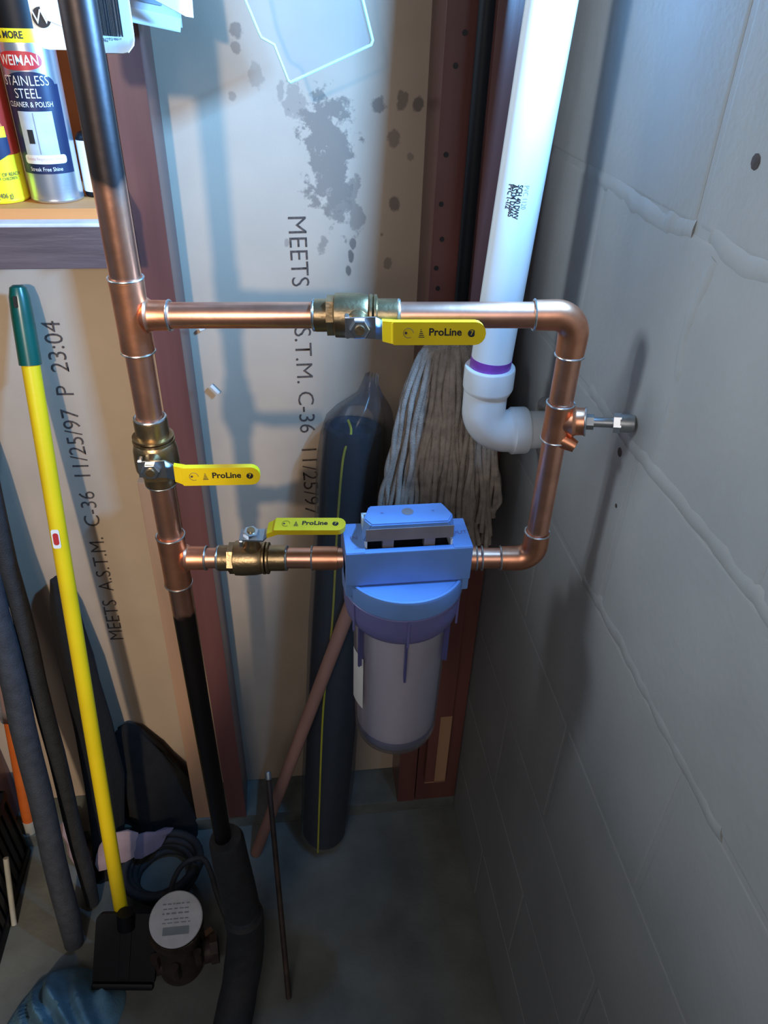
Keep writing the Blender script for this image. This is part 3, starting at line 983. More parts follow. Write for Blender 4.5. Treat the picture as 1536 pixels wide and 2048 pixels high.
# ------------------------------------------------------------------ navy roll in a clear bag
RB, RTp = V((0.022, 0.925, 0.0)), V((0.092, 1.008, 0.965))
t = thing('bagged_roll', RB, 'dark navy fabric roll in a clear plastic bag leaning on the drywall', 'roll')
ax = (RTp - RB).normalized()
L = (RTp - RB).length
bm = B()
lathe(bm, [(0.005, 0.040), (0.02, 0.046), (L * 0.5, 0.048), (L - 0.012, 0.0455), (L - 0.003, 0.0440), (L - 0.001, 0.036), (L - 0.010, 0.032), (L - 0.012, 0.006)], RB + V((0, 0, 0.010)), ax, 40)
roll = obj('fabric_roll', bm, 'navy', t)
bm = B()
u, v, a = frame(ax)
tube(bm, smooth_pts([RB + ax * (L * f) + V((-0.022 + dx, -0.0475, 0.004)) for f, dx in ((0.02, 0.006), (0.2, 0.002), (0.45, -0.002), (0.65, 0.004), (0.85, 0.002), (0.975, 0.004))] + [RTp + V((-0.006, -0.030, 0.012)), RTp + V((-0.010, -0.020, 0.030))], 5), 0.0020, 8)
obj('cord', bm, 'yellow_cord', t)
# crinkled clear sleeve, gathered to a point above the roll
bm = B()
NS = 44
rings = []
o_ = RB + V((0, 0, 0.010))
for h, r, sh in [(0.015, 0.050, 0), (0.2, 0.053, 0), (0.4, 0.052, 0), (0.6, 0.054, 0), (0.78, 0.054, -0.002), (0.90, 0.056, -0.004), (L - 0.02, 0.054, -0.006), (L + 0.010, 0.051, -0.008), (L + 0.030, 0.042, -0.014), (L + 0.045, 0.030, -0.020), (L + 0.058, 0.019, -0.024), (L + 0.074, 0.0125, -0.024), (L + 0.088, 0.0100, -0.026)]:
    row = []
    for k in range(NS):
        th_ = 2 * PI * k / NS
        p = o_ + ax * h + u * sh * 1.0
        rr = r * (1 + ((0.055 if h < L - 0.03 else 0.20) * noise.noise(V((math.cos(th_) * 2.6, math.sin(th_) * 2.6, h * 9)))) + 0.03 * math.sin(7 * th_ + 13 * h))
        row.append(bm.verts.new(p + (u * math.cos(th_) + v * math.sin(th_)) * rr))
    rings.append(row)
for i in range(len(rings) - 1):
    for k in range(NS):
        bm.faces.new((rings[i][k], rings[i][(k + 1) % NS], rings[i + 1][(k + 1) % NS], rings[i + 1][k]))
obj('plastic_bag', bm, 'bag', t, angle=60)

# ------------------------------------------------------------------ wooden lath beside the stud
bm = B(); box(bm, (-0.0195, -0.008, 0), (0.0195, 0.008, 0.868), 0.001, Matrix.Translation((-0.232, 0.985, 0.038)) @ Matrix.Rotation(math.radians(0.9), 4, 'Y'))
tag(obj('wooden_lath', bm, 'wood_tan', origin=(-0.232, 0.985, 0.038)), 'flat unpainted tan lath standing upright left of the stained stud', 'board')

# ------------------------------------------------------------------ yellow-handled pole with a flat black head
P0, P1 = V((-0.360, 0.748, 0.110)), V((-0.3545, 1.028, 1.180))
t = thing('floor_scraper', (-0.362, 0.74, 0), 'yellow-handled tool with a green cap and flat black pan at the floor', 'dustpan')
d = (P1 - P0)
bm = B(); tube(bm, [P0, P0 + d * 0.93], 0.0123, 24)
pole = obj('handle', bm, 'yellow_pole', t)
bm = B()
dn = d.normalized()
e = P0 + d * 0.915
LL = d.length * 0.095
tube(bm, [e, e + dn * LL * 0.62, e + dn * LL * 0.85, e + dn * LL * 0.97, e + dn * LL * 1.0], [0.0150, 0.0142, 0.0132, 0.0105, 0.006], 24)
capo = obj('end_cap', bm, 'green_cap', t)
u, v, a = frame(dn)
front = V((0.0, -1, 0.25)); front = (front - dn * front.dot(dn)).normalized()
hc = e + dn * LL * 0.80 + front * 0.0116
side = dn.cross(front)
bm = B(); prism(bm, [(x * 0.5, y * 1.0) for x, y in rrect(0.011, 0.0150, 0.0026)], hc - side * 0.0015, side, dn, front, 0.0022)
obj('hang_hole', bm, 'black_plastic', capo)
sc_ = P0 + d * 0.684 + front * 0.0124 + side * 0.0
bm = B(); prism(bm, rrect(0.0115, 0.030, 0.003), sc_ + side * -0.001 , side, dn, front, 0.0004)
stk = obj('sticker', bm, 'white', pole)
bm = B(); prism(bm, rrect(0.0080, 0.019, 0.0035), sc_ + side * -0.001 + front * 0.0004, side, dn, front, 0.0003)
obj('sticker_print', bm, 'red', stk)
# flat pan
bm = B()
pts2 = rrect(0.112, 0.128, 0.014)
mtx = Matrix.Translation((-0.349, 0.696, 0.082)) @ Matrix.Rotation(math.radians(-7), 4, 'Z') @ Matrix.Rotation(math.radians(48), 4, 'X')
prism(bm, pts2, (0, 0, -0.004), (1, 0, 0), (0, 1, 0), (0, 0, 1), 0.010)
box(bm, (-0.0555, -0.064, 0.0), (0.0555, -0.052, 0.014), 0.004)
box(bm, (-0.010, -0.050, 0.005), (0.010, 0.056, 0.008), 0.0015)
tube(bm, [(0, 0.040, 0.006), (0, 0.070, 0.016)], 0.0155, 16)
bmesh.ops.transform(bm, matrix=mtx, verts=bm.verts[:])
obj('pan', bm, 'black_plastic', t)

# ------------------------------------------------------------------ foam tubes at the left
def leaning_tube(name, a, b, r, m, label, cat='tube'):
    a, b = V(a), V(b)
    n = 14
    pts = [a + (b - a) * (k / n) + V((0.0015 * math.sin(k * 1.7), 0.001 * math.cos(k * 2.1), 0)) for k in range(n + 1)]
    bm = B(); tube(bm, [a + (b - a) * 0.001] + pts[1:-1] + [b - (b - a) * 0.004, b], [r * 0.86] + [r] * (n - 1) + [r, r * 0.85], 26)
    t_ = thing(name, a, label, cat, 'foam tubes leaning at the left')
    o_ = obj('foam_sleeve', bm, m, t_)
    d_ = (b - a).normalized()
    bm = B(); tube(bm, [a + d_ * 0.002 , a + d_ * -0.001], r * 0.45, 16)
    obj('hollow_core', bm, 'black_plastic', t_)
    return t_


leaning_tube('pipe_insulation', (-0.466, 0.752, 0.010), (-0.497, 1.030, 0.960), 0.0205, 'grey_foam', 'charcoal foam pipe insulation tube leaning in front, its round end on the floor')
leaning_tube('pipe_insulation', (-0.446, 0.828, 0.010), (-0.466, 1.043, 1.060), 0.0150, 'black_rubber', 'narrower black foam tube leaning just behind the charcoal tube')

# dark bundle: a black object plus the foam tubes' shadow, built as one shape
bm = B()
rings = []
for z, rx, ry, cx_, cy_ in ((0.0, 0.028, 0.030, -0.432, 0.902), (0.08, 0.032, 0.032, -0.426, 0.946), (0.2, 0.036, 0.032, -0.418, 0.984), (0.35, 0.034, 0.028, -0.414, 1.002), (0.5, 0.030, 0.026, -0.412, 1.010), (0.62, 0.022, 0.02, -0.414, 1.024), (0.68, 0.010, 0.010, -0.416, 1.034)):
    row = []
    for k in range(24):
        th_ = 2 * PI * k / 24
        q = 1 + 0.12 * math.sin(5 * th_ + z * 7) + 0.10 * noise.noise(V((math.cos(th_) * 2, math.sin(th_) * 2, z * 12)))
        row.append(bm.verts.new((cx_ + rx * q * math.cos(th_), cy_ + ry * q * math.sin(th_), z + 0.002)))
    rings.append(row)
for i in range(len(rings) - 1):
    for k in range(24):
        bm.faces.new((rings[i][k], rings[i][(k + 1) % 24], rings[i + 1][(k + 1) % 24], rings[i + 1][k]))
bm.faces.new(rings[0][::-1]); bm.faces.new(rings[-1])
tag(obj('shadow_bundle', bm, 'black_cloth', origin=(-0.43, 0.90, 0), angle=70), 'tall black bundle, partly built-in shadow of the foam tubes on the drywall behind them', 'cloth')

# orange pole with pale ferrule
A0, A1 = V((-0.602, 0.985, 0.012)), V((-0.540, 1.030, 0.60))
t = thing('orange_pole', A0, 'orange painted pole with a pale ferrule at the far left', 'pole')
d = A1 - A0
bm = B(); tube(bm, [A0 + d * 0.10, A1], 0.0128, 20)
obj('shaft', bm, 'orange_pole', t)
bm = B(); tube(bm, [A0, A0 + d * 0.02, A0 + d * 0.105], [0.010, 0.0135, 0.0137], 20)
obj('ferrule', bm, 'meter_band', t)
bm = B()
pts = [A0 + d * f for f in (0.60, 0.66, 0.73, 0.80, 0.86, 0.92)]
tube(bm, pts, [0.016, 0.020, 0.018, 0.021, 0.019, 0.016], 18)
for v_ in bm.verts:
    v_.co += V((noise.noise(v_.co * 90), noise.noise(v_.co * 80 + V((3, 1, 2))), 0)) * 0.004
obj('clear_wrap', bm, 'tape_clear', t, angle=80)

# black louvred crate with a dark cloth on it, white stick against it
t = thing('plastic_crate', (-0.70, 0.78, 0), 'black slotted plastic crate on the floor at the left edge', 'crate')
bm = B()
CX0, CX1, CY0, CY1, CH = -0.86, -0.602, 0.50, 0.962, 0.215
box(bm, (CX0, CY0, 0), (CX1, CY1, 0.012), 0.002)
for k in range(19):
    y0 = CY0 + 0.012 + k * (CY1 - CY0 - 0.024) / 19
    box(bm, (CX1 - 0.006, y0, 0.02), (CX1, y0 + 0.014, CH - 0.02))
box(bm, (CX1 - 0.010, CY0, 0), (CX1 - 0.004, CY1, CH), 0.001)
box(bm, (CX0, CY0, 0), (CX0 + 0.006, CY1, CH), 0.001)
box(bm, (CX0, CY0, 0), (CX1, CY0 + 0.006, CH), 0.001)
box(bm, (CX0, CY1 - 0.006, 0), (CX1, CY1, CH), 0.001)
obj('crate_body', bm, 'black_plastic', t)
bm = B()
box(bm, (CX1 - 0.008, CY0, CH - 0.02), (CX1 + 0.003, CY1, CH), 0.002)
box(bm, (CX1 - 0.008, CY0, 0.0), (CX1 + 0.003, CY1, 0.022), 0.002)
obj('crate_rim', bm, 'black_plastic', t)
bm = B()
for k in range(18):
    y0 = CY0 + 0.026 + k * (CY1 - CY0 - 0.024) / 19
    box(bm, (CX1 - 0.004, y0 + 0.002, 0.05), (CX1 - 0.0032, y0 + 0.005, CH - 0.04))
g_ = obj('slot_row', bm, 'grey_plastic', t); g_['kind'] = 'stuff'


def cloth(name, cx_, cy_, z0, rx, ry, h, m, label, cat, seed, fold=7.0, parent=None, n=30, rot=0.0):
    rg_ = random.Random(seed)
    off = V((rg_.uniform(0, 50), rg_.uniform(0, 50), rg_.uniform(0, 50)))
    bm = B()
    rows = []
    nr = 16
    for i in range(nr + 1):
        f = i / nr
        row = []
        for k in range(n * 2):
            th_ = 2 * PI * k / (n * 2)
            er = 1 + 0.22 * noise.noise(off + V((math.cos(th_) * 1.4, math.sin(th_) * 1.4, 0)))
            x, y = rx * f * er * math.cos(th_), ry * f * er * math.sin(th_)
            q = V((x, y, 0))
            wv = 0.5 + 0.5 * math.sin(fold * 60 * (x * math.cos(rot) + y * math.sin(rot)) + 5 * noise.noise(off + q * 9))
            z = h * (1 - f ** 2.2) * (0.62 + 0.38 * wv + 0.5 * noise.noise(off + q * 14)) + 0.004
            if i == nr:
                z = 0.0015
            c, s2 = math.cos(rot), math.sin(rot)
            row.append(bm.verts.new((cx_ + x, cy_ + y, z0 + max(0.0015, z))))
        rows.append(row)
    for i in range(1, nr):
        for k in range(n * 2):
            bm.faces.new((rows[i][k], rows[i][(k + 1) % (n * 2)], rows[i + 1][(k + 1) % (n * 2)], rows[i + 1][k]))
    bm.faces.new(rows[1])
    for vv in rows[0]:
        bm.verts.remove(vv)
    bm.faces.new([bm.verts.new((p.co.x, p.co.y, z0 + 0.0005)) for p in rows[-1]][::-1])
    if parent:
        return obj(name, bm, m, parent, angle=85)
    return tag(obj(name, bm, m, origin=(cx_, cy_, z0), angle=85), label, cat)


cloth('dark_cloth', -0.732, 0.735, 0.013, 0.088, 0.165, 0.27, 'maroon_cloth', 'dark maroon cloth heaped inside the black slotted crate', 'cloth', 3)
S0, S1 = V((-0.592, 0.806, 0.004)), V((-0.5935, 0.87, 0.13))
bm = B(); tube(bm, [S0, S1], 0.0052, 12)
tag(obj('white_stick', bm, 'meter_band', origin=S0), 'short pale stick leaning along the side of the black crate', 'stick')

# black bag, pink cloth and coiled hose in the corner of the floor
cloth('blue_rag', -0.452, 0.612, 0.0, 0.102, 0.105, 0.085, 'blue_cloth', 'crumpled blue rag on the floor below the black pan', 'rag', 5, 3.2, rot=0.5)
bm = B()
rows = []
for z, rx, ry, cx_, cy_ in ((0.002, 0.100, 0.045, -0.345, 0.985), (0.05, 0.105, 0.042, -0.342, 0.998), (0.10, 0.098, 0.036, -0.348, 1.008), (0.16, 0.080, 0.030, -0.360, 1.016), (0.22, 0.060, 0.022, -0.375, 1.026), (0.275, 0.030, 0.012, -0.388, 1.038), (0.285, 0.008, 0.005, -0.390, 1.042)):
    row = []
    for k in range(36):
        th_ = 2 * PI * k / 36
        q = 1 + 0.10 * math.sin(6 * th_ + z * 20) + 0.16 * noise.noise(V((math.cos(th_) * 2, math.sin(th_) * 2, z * 16 + 7)))
        y = min(cy_ + ry * q * math.sin(th_), 1.055)
        row.append(bm.verts.new((cx_ + 0.022 + rx * 0.80 * q * math.cos(th_), y, z + (0.040 if cy_ + ry * math.sin(th_) > 0.97 and z < 0.01 else 0))))
    rows.append(row)
for i in range(len(rows) - 1):
    for k in range(36):
        bm.faces.new((rows[i][k], rows[i][(k + 1) % 36], rows[i + 1][(k + 1) % 36], rows[i + 1][k]))
bm.faces.new(rows[0][::-1]); bm.faces.new(rows[-1])
tag(obj('black_bag', bm, 'black_cloth', origin=(-0.330, 0.99, 0), angle=80), 'slumped black cloth bag against the drywall behind the yellow handle', 'bag')


def flap(pts_rows, th=0.003):
    bm = B()
    rows_ = [[bm.verts.new(p) for p in r] for r in pts_rows]
    for i in range(len(rows_) - 1):
        for k in range(len(rows_[0]) - 1):
            bm.faces.new((rows_[i][k], rows_[i][k + 1], rows_[i + 1][k + 1], rows_[i + 1][k]))
    bmesh.ops.recalc_face_normals(bm, faces=bm.faces[:])
    bmesh.ops.solidify(bm, geom=bm.faces[:], thickness=th)
    bmesh.ops.subdivide_edges(bm, edges=bm.edges[:], cuts=1, use_grid_fill=True, smooth=0.6)
    return bm


t = thing('pink_cloth', (-0.37, 0.887, 0.03), 'small dusty pink and lilac cloth scrap in front of the black bag', 'cloth')
obj('pink_part', flap([[(-0.432, 0.867, 0.058), (-0.402, 0.872, 0.070), (-0.362, 0.887, 0.066)],
                       [(-0.436, 0.887, 0.080), (-0.402, 0.897, 0.098), (-0.360, 0.904, 0.090)],
                       [(-0.418, 0.912, 0.104), (-0.398, 0.914, 0.112), (-0.355, 0.914, 0.104)]]), 'pink_cloth', t)
obj('lilac_part', flap([[(-0.364, 0.884, 0.062), (-0.338, 0.887, 0.066), (-0.312, 0.898, 0.074)],
                        [(-0.360, 0.900, 0.086), (-0.332, 0.904, 0.088), (-0.300, 0.910, 0.092)],
                        [(-0.354, 0.912, 0.102), (-0.322, 0.914, 0.102), (-0.285, 0.918, 0.104)]]), 'lilac_cloth', t)
t = thing('small_scrap', (-0.515, 0.95, 0.0), 'crumpled pinkish paper scrap on the floor right of the foam tubes', 'scrap')
obj('scrap_sheet', flap([[(-0.505, 0.925, 0.0035), (-0.490, 0.915, 0.012), (-0.470, 0.920, 0.004)],
                         [(-0.515, 0.945, 0.040), (-0.495, 0.940, 0.052), (-0.478, 0.945, 0.030)],
                         [(-0.522, 0.962, 0.085), (-0.505, 0.964, 0.095), (-0.490, 0.962, 0.060)]], 0.002), 'pink_cloth', t)
bm = B()
pts = []
for k in range(0, 150):
    a = 2 * PI * k / 30
    rr = 0.058 + 0.0045 * math.sin(k * 0.37) + 0.004 * (k // 30)
    pts.append(V((-0.310 + rr * math.cos(a), 0.868 + rr * 0.92 * math.sin(a), 0.012 + 0.0105 * k / 30 + 0.001 * math.sin(k))))
tube(bm, pts, 0.0085, 10)
tag(obj('hose_coil', bm, 'black_rubber', origin=(-0.322, 0.88, 0)), 'coil of black hose lying on the floor behind the water meter', 'hose')

# ------------------------------------------------------------------ water meter
MC = V((-0.258, 0.705, 0))
t = thing('water_meter', MC, 'bronze water meter with a round white face beside the black pan', 'meter')
tilt = V((0.05, -0.26, 1)).normalized()
u, v, a = frame(tilt)
top = MC + V((0.004, 0.006, 0.140))
bm = B()
lathe(bm, [(0.0, 0.034), (0.004, 0.040), (0.03, 0.042), (0.060, 0.038), (0.090, 0.041), (0.112, 0.0455)], MC + V((0, -0.012, 0.004)), (0, 0.10, 1), 36)
tube(bm, [MC + V((-0.062, -0.022, 0.040)), MC + V((0.062, -0.006, 0.040))], 0.021, 20)
for sx in (-1, 1):
    lathe(bm, [(0, 0.026), (0.014, 0.026)], MC + V((sx * 0.056 - (0.014 if sx < 0 else 0), -0.014 + sx * 0.007, 0.040)), (1, 0.12, 0), 8)
for k in range(5):
    a_ = math.radians(-150 + 60 * k)
    tube(bm, [MC + V((0.044 * math.cos(a_), 0.044 * math.sin(a_) - 0.01, 0.052)), MC + V((0.044 * math.cos(a_), 0.044 * math.sin(a_) - 0.008, 0.088))], 0.0075, 8)
obj('meter_body', bm, 'bronze', t)
bm = B()
lathe(bm, [(-0.036, 0.0440), (-0.034, 0.0465), (-0.006, 0.0470), (-0.002, 0.0475), (0.000, 0.0465)], top, tilt, 44)
hs = obj('register_housing', bm, 'bronze', t)
bm = B()
for k in range(14):
    a0, a1 = [math.radians(-122 + 72 * q / 14) for q in (k, k + 1)]
    f = lambda an, h: top + tilt * h + (V((1, 0, 0)) * math.cos(an) + tilt.cross(V((1, 0, 0))).normalized() * math.sin(an)) * 0.0475
    bm.faces.new([bm.verts.new(p) for p in (f(a0, -0.027), f(a1, -0.027), f(a1, -0.009), f(a0, -0.009))])
bmesh.ops.remove_doubles(bm, verts=bm.verts[:], dist=1e-5)
obj('register_band', bm, 'meter_band', hs)
bm = B(); lathe(bm, [(0.0, 0.0468), (0.0026, 0.0470), (0.0040, 0.0452), (0.0038, 0.003)], top, tilt, 44)
fc = obj('meter_face', bm, 'meter_face', t)
fu = (V((1, 0, 0)) - tilt * tilt.x).normalized()
fv = tilt.cross(fu)
rl = random.Random(3)
for y, hh in ((0.024, 0.0020), (0.016, 0.0018), (0.008, 0.0026), (-0.001, 0.0018), (-0.007, 0.0016)):     # worn, unreadable lines
    bm = B()
    x = -0.026 + rl.uniform(0, 0.006)
    while x < 0.024:
        l = rl.uniform(0.003, 0.009)
        prism(bm, [(x, y), (x + l, y), (x + l, y + hh), (x, y + hh)], top + tilt * 0.0040, fu, fv, tilt, 0.0003)
        x += l + rl.uniform(0.0015, 0.004)
    obj('face_print', bm, 'grey_print', fc, sm=False)
bm = B(); prism(bm, [(-0.022, -0.026), (0.024, -0.026), (0.024, -0.013), (-0.022, -0.013)], top + tilt * 0.0040, fu, fv, tilt, 0.0005)
obj('dial_window', bm, 'grey_print', fc, sm=False)
# wire from the meter to the insulated pipe
bm = B()
tube(bm, smooth_pts([(-0.266, 0.741, 0.128), (-0.272, 0.790, 0.118), (-0.256, 0.832, 0.110), (-0.222, 0.840, 0.112), (-0.204, 0.815, 0.105), (-0.190, 0.775, 0.095), (-0.172, 0.735, 0.075), (-0.160, 0.715, 0.035), (-0.158, 0.712, 0.006)], 6), 0.0052, 10)
tag(obj('black_cable', bm, 'black_rubber', origin=(-0.263, 0.815, 0.0)), 'black cable arching over the floor beside the insulated pipe', 'cable')

# ------------------------------------------------------------------ foam sleeves on the low pipe
t = thing('insulated_pipe', (RX, RY, 0.0), 'black foam insulation over the bottom of the copper riser, bending to the floor', 'pipe')
bm = B()
pts = [(RX + 0.004, RY - 0.001, 0.448), (RX + 0.005, RY - 0.001, 0.44), (RX + 0.006, RY, 0.38), (RX + 0.009, RY, 0.30), (RX + 0.012, RY - 0.002, 0.235), (RX + 0.013, RY - 0.004, 0.225)]
tube(bm, pts, [0.024, 0.027, 0.0285, 0.030, 0.030, 0.026], 28)
s1 = obj('foam_sleeve', bm, 'black_rubber', t)
bm = B()
pts = smooth_pts([(RX + 0.013, RY - 0.004, 0.224), (RX + 0.012, RY - 0.010, 0.16), (RX + 0.002, RY - 0.036, 0.092), (RX - 0.014, RY - 0.090, 0.050), (RX - 0.034, RY - 0.19, 0.040), (RX - 0.055, RY - 0.32, 0.038)], 6)
tube(bm, pts, [0.0255] + [0.0330 + 0.002 * noise.noise(p * 30) for p in pts[1:]], 28)
obj('foam_sleeve', bm, 'black_rubber', t)
bm = B(); tube(bm, [(RX + 0.0125, RY - 0.003, 0.232), (RX + 0.0125, RY - 0.004, 0.216)], 0.0285, 28)
obj('tape_joint', bm, 'grey_foam', t)

# thin dark rod leaning by the wall
bm = B(); tube(bm, [(-0.060, 0.615, 0.003), (-0.078, 0.86, 0.320)], [0.0052, 0.0048], 12)
R0 = (-0.060, 0.615, 0.0)
t = thing('thin_rod', R0, 'thin dark metal rod standing at a slant on the floor right of the insulated pipe', 'rod')
obj('rod_shaft', bm, 'bronze', t)
bm = B(); lathe(bm, [(0, 0.0058), (0.012, 0.0058), (0.014, 0.0045)], (-0.0779, 0.859, 0.3185), (-0.018, 0.245, 0.317), 12)
obj('rod_tip', bm, 'dull_steel', t)
bm = B(); box(bm, (-0.012, -0.006, 0), (0.012, 0.006, 0.018), 0.003, Matrix.Translation((-0.215, 0.742, 0.0)) @ Matrix.Rotation(0.6, 4, 'Z'))
tag(obj('wood_chip', bm, 'wood_tan', origin=(-0.215, 0.742, 0)), 'small brown wood chip on the floor between meter and insulated pipe', 'chip')

# ------------------------------------------------------------------ shelf and what stands on it
SZ = 1.325
t = thing('wall_shelf', (-0.40, 0.86, 1.27), 'pine shelf with a worn brown front board left of the copper riser', 'shelf')
bm = B(); box(bm, (-0.80, 0.862, SZ - 0.018), (-0.182, YW - 0.002, SZ), 0.001)
obj('shelf_board', bm, 'wood_orange', t)
bm = B(); box(bm, (-0.80, 0.843, SZ - 0.058), (-0.185, 0.8615, SZ - 0.0115), 0.0015)
fb = obj('front_board', bm, 'wood_grey', t)
bm = B(); box(bm, (-0.80, 0.8425, SZ - 0.0145), (-0.188, 0.8618, SZ - 0.0105), 0.0012)
obj('lit_edge', bm, 'wood_top', fb)  # pale strip paints the light on top of the front board
bm = B(); box(bm, (-0.1895, 0.963, SZ - 0.05), (-0.1815, YW - 0.001, 2.2), 0.0008)
obj('side_panel', bm, 'wood_orange', t)
bm = B(); box(bm, (-0.80, YW - 0.010, SZ), (-0.190, YW - 0.0005, 2.2), 0.0005)
obj('back_panel', bm, 'wood_orange', t)
for x in (-0.66, -0.30):
    bm = B(); box(bm, (x - 0.009, 0.88, SZ - 0.043), (x + 0.009, YW, SZ - 0.018), 0.001)
    obj('cleat', bm, 'wood_red', t)


def can(cx_, cyy, r, h, zb, m, label, lid='black_plastic'):
    t_ = thing('spray_can', (cx_, cyy, zb), label, 'can', 'spray cans on the shelf')
    bm = B()
    lathe(bm, [(0, r * 0.90), (0.0008, r * 0.97), (0.003, r * 1.015), (0.0055, r * 1.0), (h - 0.012, r), (h - 0.004, r * 0.90), (h, r * 0.80)], (cx_, cyy, zb), (0, 0, 1), 48)
    b = obj('can_body', bm, m, t_)
    bm = B()
    lathe(bm, [(h - 0.010, r * 0.965), (h + 0.020, r * 0.94), (h + 0.040, r * 0.88), (h + 0.050, r * 0.78), (h + 0.052, r * 0.4)], (cx_, cyy, zb), (0, 0, 1), 40)
    obj('can_cap', bm, lid, t_)
    return t_, b


def wrap(parent, name, cx_, cyy, r, x0, x1, z0, z1, m, lift=0.0003, poly=None, n=16):
    """a printed patch on a can; x is arc length from the side facing the camera"""
    bm = B()
    R_ = r + lift
    f = lambda x, z: V((cx_ + R_ * math.sin(x / r + FA), cyy - R_ * math.cos(x / r + FA), z))
    if poly is None:
        cols = [(bm.verts.new(f(x0 + (x1 - x0) * k / n, z0)), bm.verts.new(f(x0 + (x1 - x0) * k / n, z1))) for k in range(n + 1)]
        for a_, b_ in zip(cols[:-1], cols[1:]):
            bm.faces.new((a_[0], b_[0], b_[1], a_[1]))
    else:       # convex outline, sliced into columns so it follows the can
        xs = [p[0] for p in poly]
        a_, b_ = min(xs) + 1e-6, max(xs) - 1e-6
        cols = []
        for k in range(n * 2 + 1):
            x = a_ + (b_ - a_) * (0.5 - 0.5 * math.cos(PI * k / (n * 2)))
            zs = []
            for p, q in zip(poly, poly[1:] + poly[:1]):
                if (p[0] - x) * (q[0] - x) <= 0 and abs(p[0] - q[0]) > 1e-9:
                    zs.append(p[1] + (q[1] - p[1]) * (x - p[0]) / (q[0] - p[0]))
            cols.append((bm.verts.new(f(x, min(zs))), bm.verts.new(f(x, max(zs)))))
        for c, d_ in zip(cols[:-1], cols[1:]):
            bm.faces.new((c[0], d_[0], d_[1], c[1]))
    return obj(name, bm, m, parent)


def ctext(parent, s, size, cx_, cyy, r, x, z, m, thin=0.0, sx=1.0):
    R_ = r + 0.0007
    f = lambda u_, v_: V((cx_ + R_ * math.sin((x + u_) / r + FA), cyy - R_ * math.cos((x + u_) / r + FA), z + v_))
    obj('label_text', text_bm(s, size, f, thin, sx, 'CENTER'), m, parent, sm=False)


FA = 0.20
CXA, CYA, CR = -0.2455, 0.908, 0.0272
ta, ca = can(CXA, CYA, CR, 0.158, SZ, 'can_silver', 'silver and navy stainless steel cleaner spray can with black cap on the shelf')
wrap(ca, 'label_band', CXA, CYA, CR, -0.050, 0.030, SZ + 0.1535 - 0.006, SZ + 0.1535 + 0.0055, 'can_yellow', 0.0004)
el = [(0.001 + 0.0030 + 0.0265 * math.cos(q), SZ + 0.1275 + (0.026 + 0.0) * 0 + 0.0025 * math.cos(2 * q) * 0 + 0.0 + (math.sin(q)) * 0.0) for q in [0]]
navy = [(-0.034, SZ + 0.030), (0.027, SZ + 0.030), (0.027, SZ + 0.108), (0.020, SZ + 0.119), (0.008, SZ + 0.1235), (-0.010, SZ + 0.1245), (-0.034, SZ + 0.1235)]
bm = B()
lb = wrap(ca, 'label_panel', CXA, CYA, CR, -0.034, 0.0265, SZ + 0.030, SZ + 0.112, 'navy_label', 0.0003)
wrap(lb, 'label_arch', CXA, CYA, CR, 0, 0, 0, 0, 'navy_label', 0.0003, [(0.0265 * math.cos(q) - 0.004, SZ + 0.1115 + 0.012 * math.sin(q)) for q in [PI * k / 20 for k in range(21)]])
ov = wrap(ca, 'label_oval', CXA, CYA, CR, 0, 0, 0, 0, 'red', 0.0005, [(-0.009 + 0.0225 * math.copysign(abs(math.cos(q)) ** 0.8, math.cos(q)), SZ + 0.1325 + 0.0082 * math.copysign(abs(math.sin(q)) ** 0.8, math.sin(q))) for q in [2 * PI * k / 36 for k in range(36)]])
ctext(ov, 'WEIMAN', 0.0125, CXA, CYA, CR, -0.009, SZ + 0.1325, 'white', 0.0001, 0.78)
ctext(ca, "25% MORE", 0.0085, CXA, CYA, CR, -0.016, SZ + 0.1535, 'ink', 0.0002, 0.85)
ctext(lb, 'STAINLESS', 0.0125, CXA, CYA, CR, -0.007, SZ + 0.1150, 'white', -0.0001, 0.80)
ctext(lb, 'STEEL', 0.0125, CXA, CYA, CR, -0.007, SZ + 0.1040, 'white', -0.0001, 0.80)
ctext(lb, 'CLEANER & POLISH', 0.0068, CXA, CYA, CR, -0.007, SZ + 0.0945, 'white', 0.0, 0.78)
pc = wrap(lb, 'label_picture', CXA, CYA, CR, -0.0215, 0.0130, SZ + 0.0480, SZ + 0.0885, 'pale_blue', 0.0005)
wrap(pc, 'picture_door', CXA, CYA, CR, -0.0060, -0.0052, SZ + 0.0490, SZ + 0.0875, 'grey_print', 0.0007, n=2)
wrap(pc, 'picture_dispenser', CXA, CYA, CR, -0.0150, -0.0090, SZ + 0.0590, SZ + 0.0720, 'ink', 0.0007, n=3)
bn = wrap(lb, 'label_banner', CXA, CYA, CR, 0, 0, 0, 0, 'white', 0.0006, [(x - 0.003, z + SZ + 0.0440) for x, z in rrect(0.044, 0.0085, 0.0030)])
ctext(bn, 'Resists Fingerprints Better', 0.0042, CXA, CYA, CR, -0.003, SZ + 0.0445, 'pink_print', 0, 0.85)
ctext(lb, 'Streak Free Shine', 0.0055, CXA, CYA, CR, -0.004, SZ + 0.0345, 'white', 0, 0.85)
for k in range(4):
    ctext(ca, '-- --- - ----', 0.0038, CXA, CYA, CR, 0.010, SZ + 0.0220 - 0.0036 * k, 'grey_print', -0.0001, 0.9)

